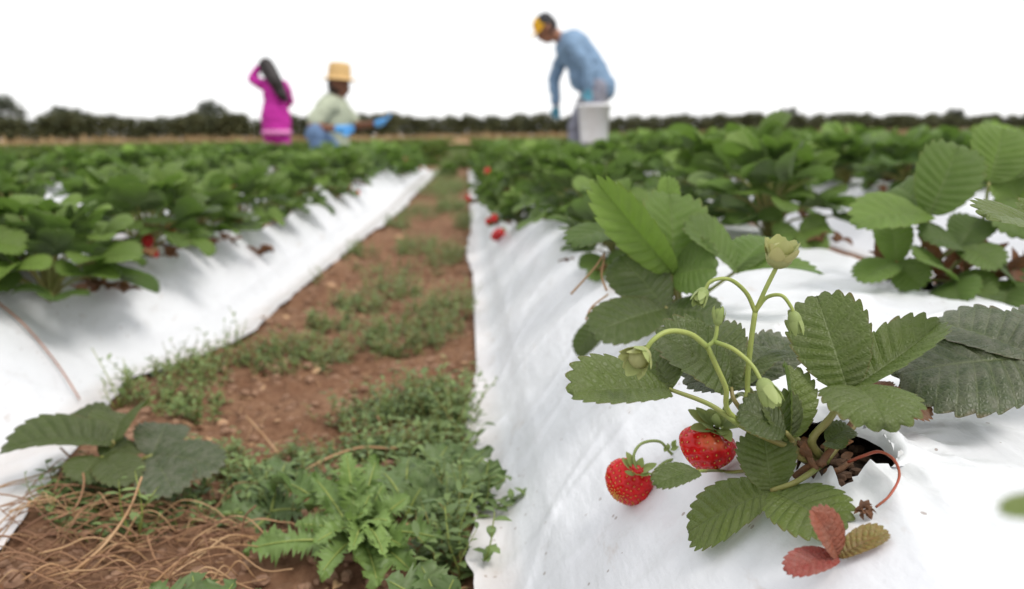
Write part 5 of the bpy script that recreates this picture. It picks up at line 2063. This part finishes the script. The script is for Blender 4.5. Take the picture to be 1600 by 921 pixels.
def make_tree(seed, h, spread, trunk_h, nclump, mat, leaf=.22, per=26):
    rr = random.Random(seed)
    root = empty('orchard_tree', V((0, 0, 0)), 't', 'tree')
    b = MB()
    tube(b, [V((0, 0, -.1)), V((rr.uniform(-.1, .1), 0, trunk_h * .6)), V((rr.uniform(-.1, .1), rr.uniform(-.1, .1), trunk_h + .25 * h))], .045 * h * .6, .02 * h * .6, 8, 4)
    cen = []
    for i in range(nclump):
        t = i / nclump
        a = i * 2.4
        z = trunk_h + (h - trunk_h) * (rr.uniform(.08, .95))
        k = (z - trunk_h) / (h - trunk_h)
        r_ = spread * math.sqrt(max(.05, math.sin(PI * min(.97, .18 + k * .8)))) * rr.uniform(.3, 1.0)
        cen.append(V((r_ * math.cos(a), r_ * math.sin(a), z)))
    for c in cen[:7]:
        tube(b, [V((0, 0, trunk_h * .85)), V((c.x * .4, c.y * .4, (trunk_h + c.z) / 2)), c], .018 * h * .5, .006 * h * .5, 5, 3)
    b.build('trunk', M['bark'], root)
    f = MB()
    for c in cen:
        cr = spread * rr.uniform(.25, .42)
        tn = rr.uniform(.0, 1)
        for j in range(per):
            d = V((rr.gauss(0, 1), rr.gauss(0, 1), rr.gauss(0, .8)))
            d = d.normalized() * cr * rr.uniform(.35, 1.1)
            p = c + d
            q = V((rr.uniform(-1, 1), rr.uniform(-1, 1), rr.uniform(-.6, .8))).normalized() * leaf * rr.uniform(.7, 1.4)
            oval(f, p, p + q, d.normalized() + UP * .5, leaf * .8, fold=.3, curl=.4, n=2, tint=max(0, min(1, tn + rr.uniform(-.3, .3))))
    f.build('crown', mat, root)
    return root


OT = [make_tree(40 + i, 3.5, 1.6, .12, 52, M['tree_leaf'], .30, 28) for i in range(4)]
tused = set()


def put_tree(pool, loc, s, label, group):
    t = pool[rng.randrange(len(pool))]
    rz = rng.uniform(0, 6.28)
    if t.name not in tused:
        tused.add(t.name)
        t.location, t.rotation_euler, t.scale = loc, (0, 0, rz), (s, s, s)
        t['label'], t['group'] = label, group
        return t
    return dup(t, loc, rz, s, label, group)


def line_pt(t):
    a, b_ = V((-76, 100, 0)), V((170, 215, 0))
    return a.lerp(b_, t)


i = 0
t = 0.0
while t < 1.0:
    p = line_pt(t) + V((rng.uniform(-.4, .4), rng.uniform(-1.5, 1.5), 0))
    put_tree(OT, p, rng.uniform(.85, 1.14) * (1 + .12 * (t > .5)), 'bushy orchard tree in the dark green row along the field edge', 'orchard trees along the field edge')
    t += 1.55 / 271 * rng.uniform(.8, 1.2) * (1 + .35 * t)
BT = [make_tree(60 + i, 7.5, 3.6, .5, 70, M['tree_far'], .55, 32) for i in range(3)]
for u, yd, s, lab in ((8, 135, .95, 'tall dark tree at the left frame edge behind the orchard row'), (-40, 138, .95, 'dark tree mostly outside the left frame edge'), (98, 150, .80, 'rounded dark tree, second from the left above the orchard row'),
                      (124, 150, .74, 'lower dark tree joined to the rounded one on the left'), (332, 165, .98, 'tall loose tree left of the woman in pink'), (300, 165, .62, 'low tree on the left side of the tall loose one'),
                      (375, 165, .62, 'low tree between the tall loose one and the woman in pink'), (1488, 260, 1.0, 'tallest tree above the orchard row on the right side'), (1230, 235, .95, 'low rounded tree above the orchard row, right of the man with the bucket'), (232, 170, .58, 'small tree above the orchard row between the two left trees')):
    put_tree(BT, ground_at(u, yd), s, lab, 'trees behind the orchard')


def dry_grass():
    b = MB()
    rr = random.Random(77)
    for i in range(5200):
        t = rr.random()
        p = line_pt(t) * rr.uniform(.36, .93)
        p.z = 0
        h = rr.uniform(.25, .7)
        a = rr.uniform(0, 3.14)
        d = V((math.cos(a), math.sin(a), 0)) * rr.uniform(.06, .16)
        q = V((rr.uniform(-.2, .2), rr.uniform(-.2, .2), h))
        i0 = [b.vert(p - d), b.vert(p + d), b.vert(p + q + d * .3), b.vert(p + q - d * .3)]
        b.face(i0)
    tag(b.build('dry_grass', M['dry_grass']), 'strip of tall dry tan grass before the orchard', 'dry grass', kind='stuff')


dry_grass()
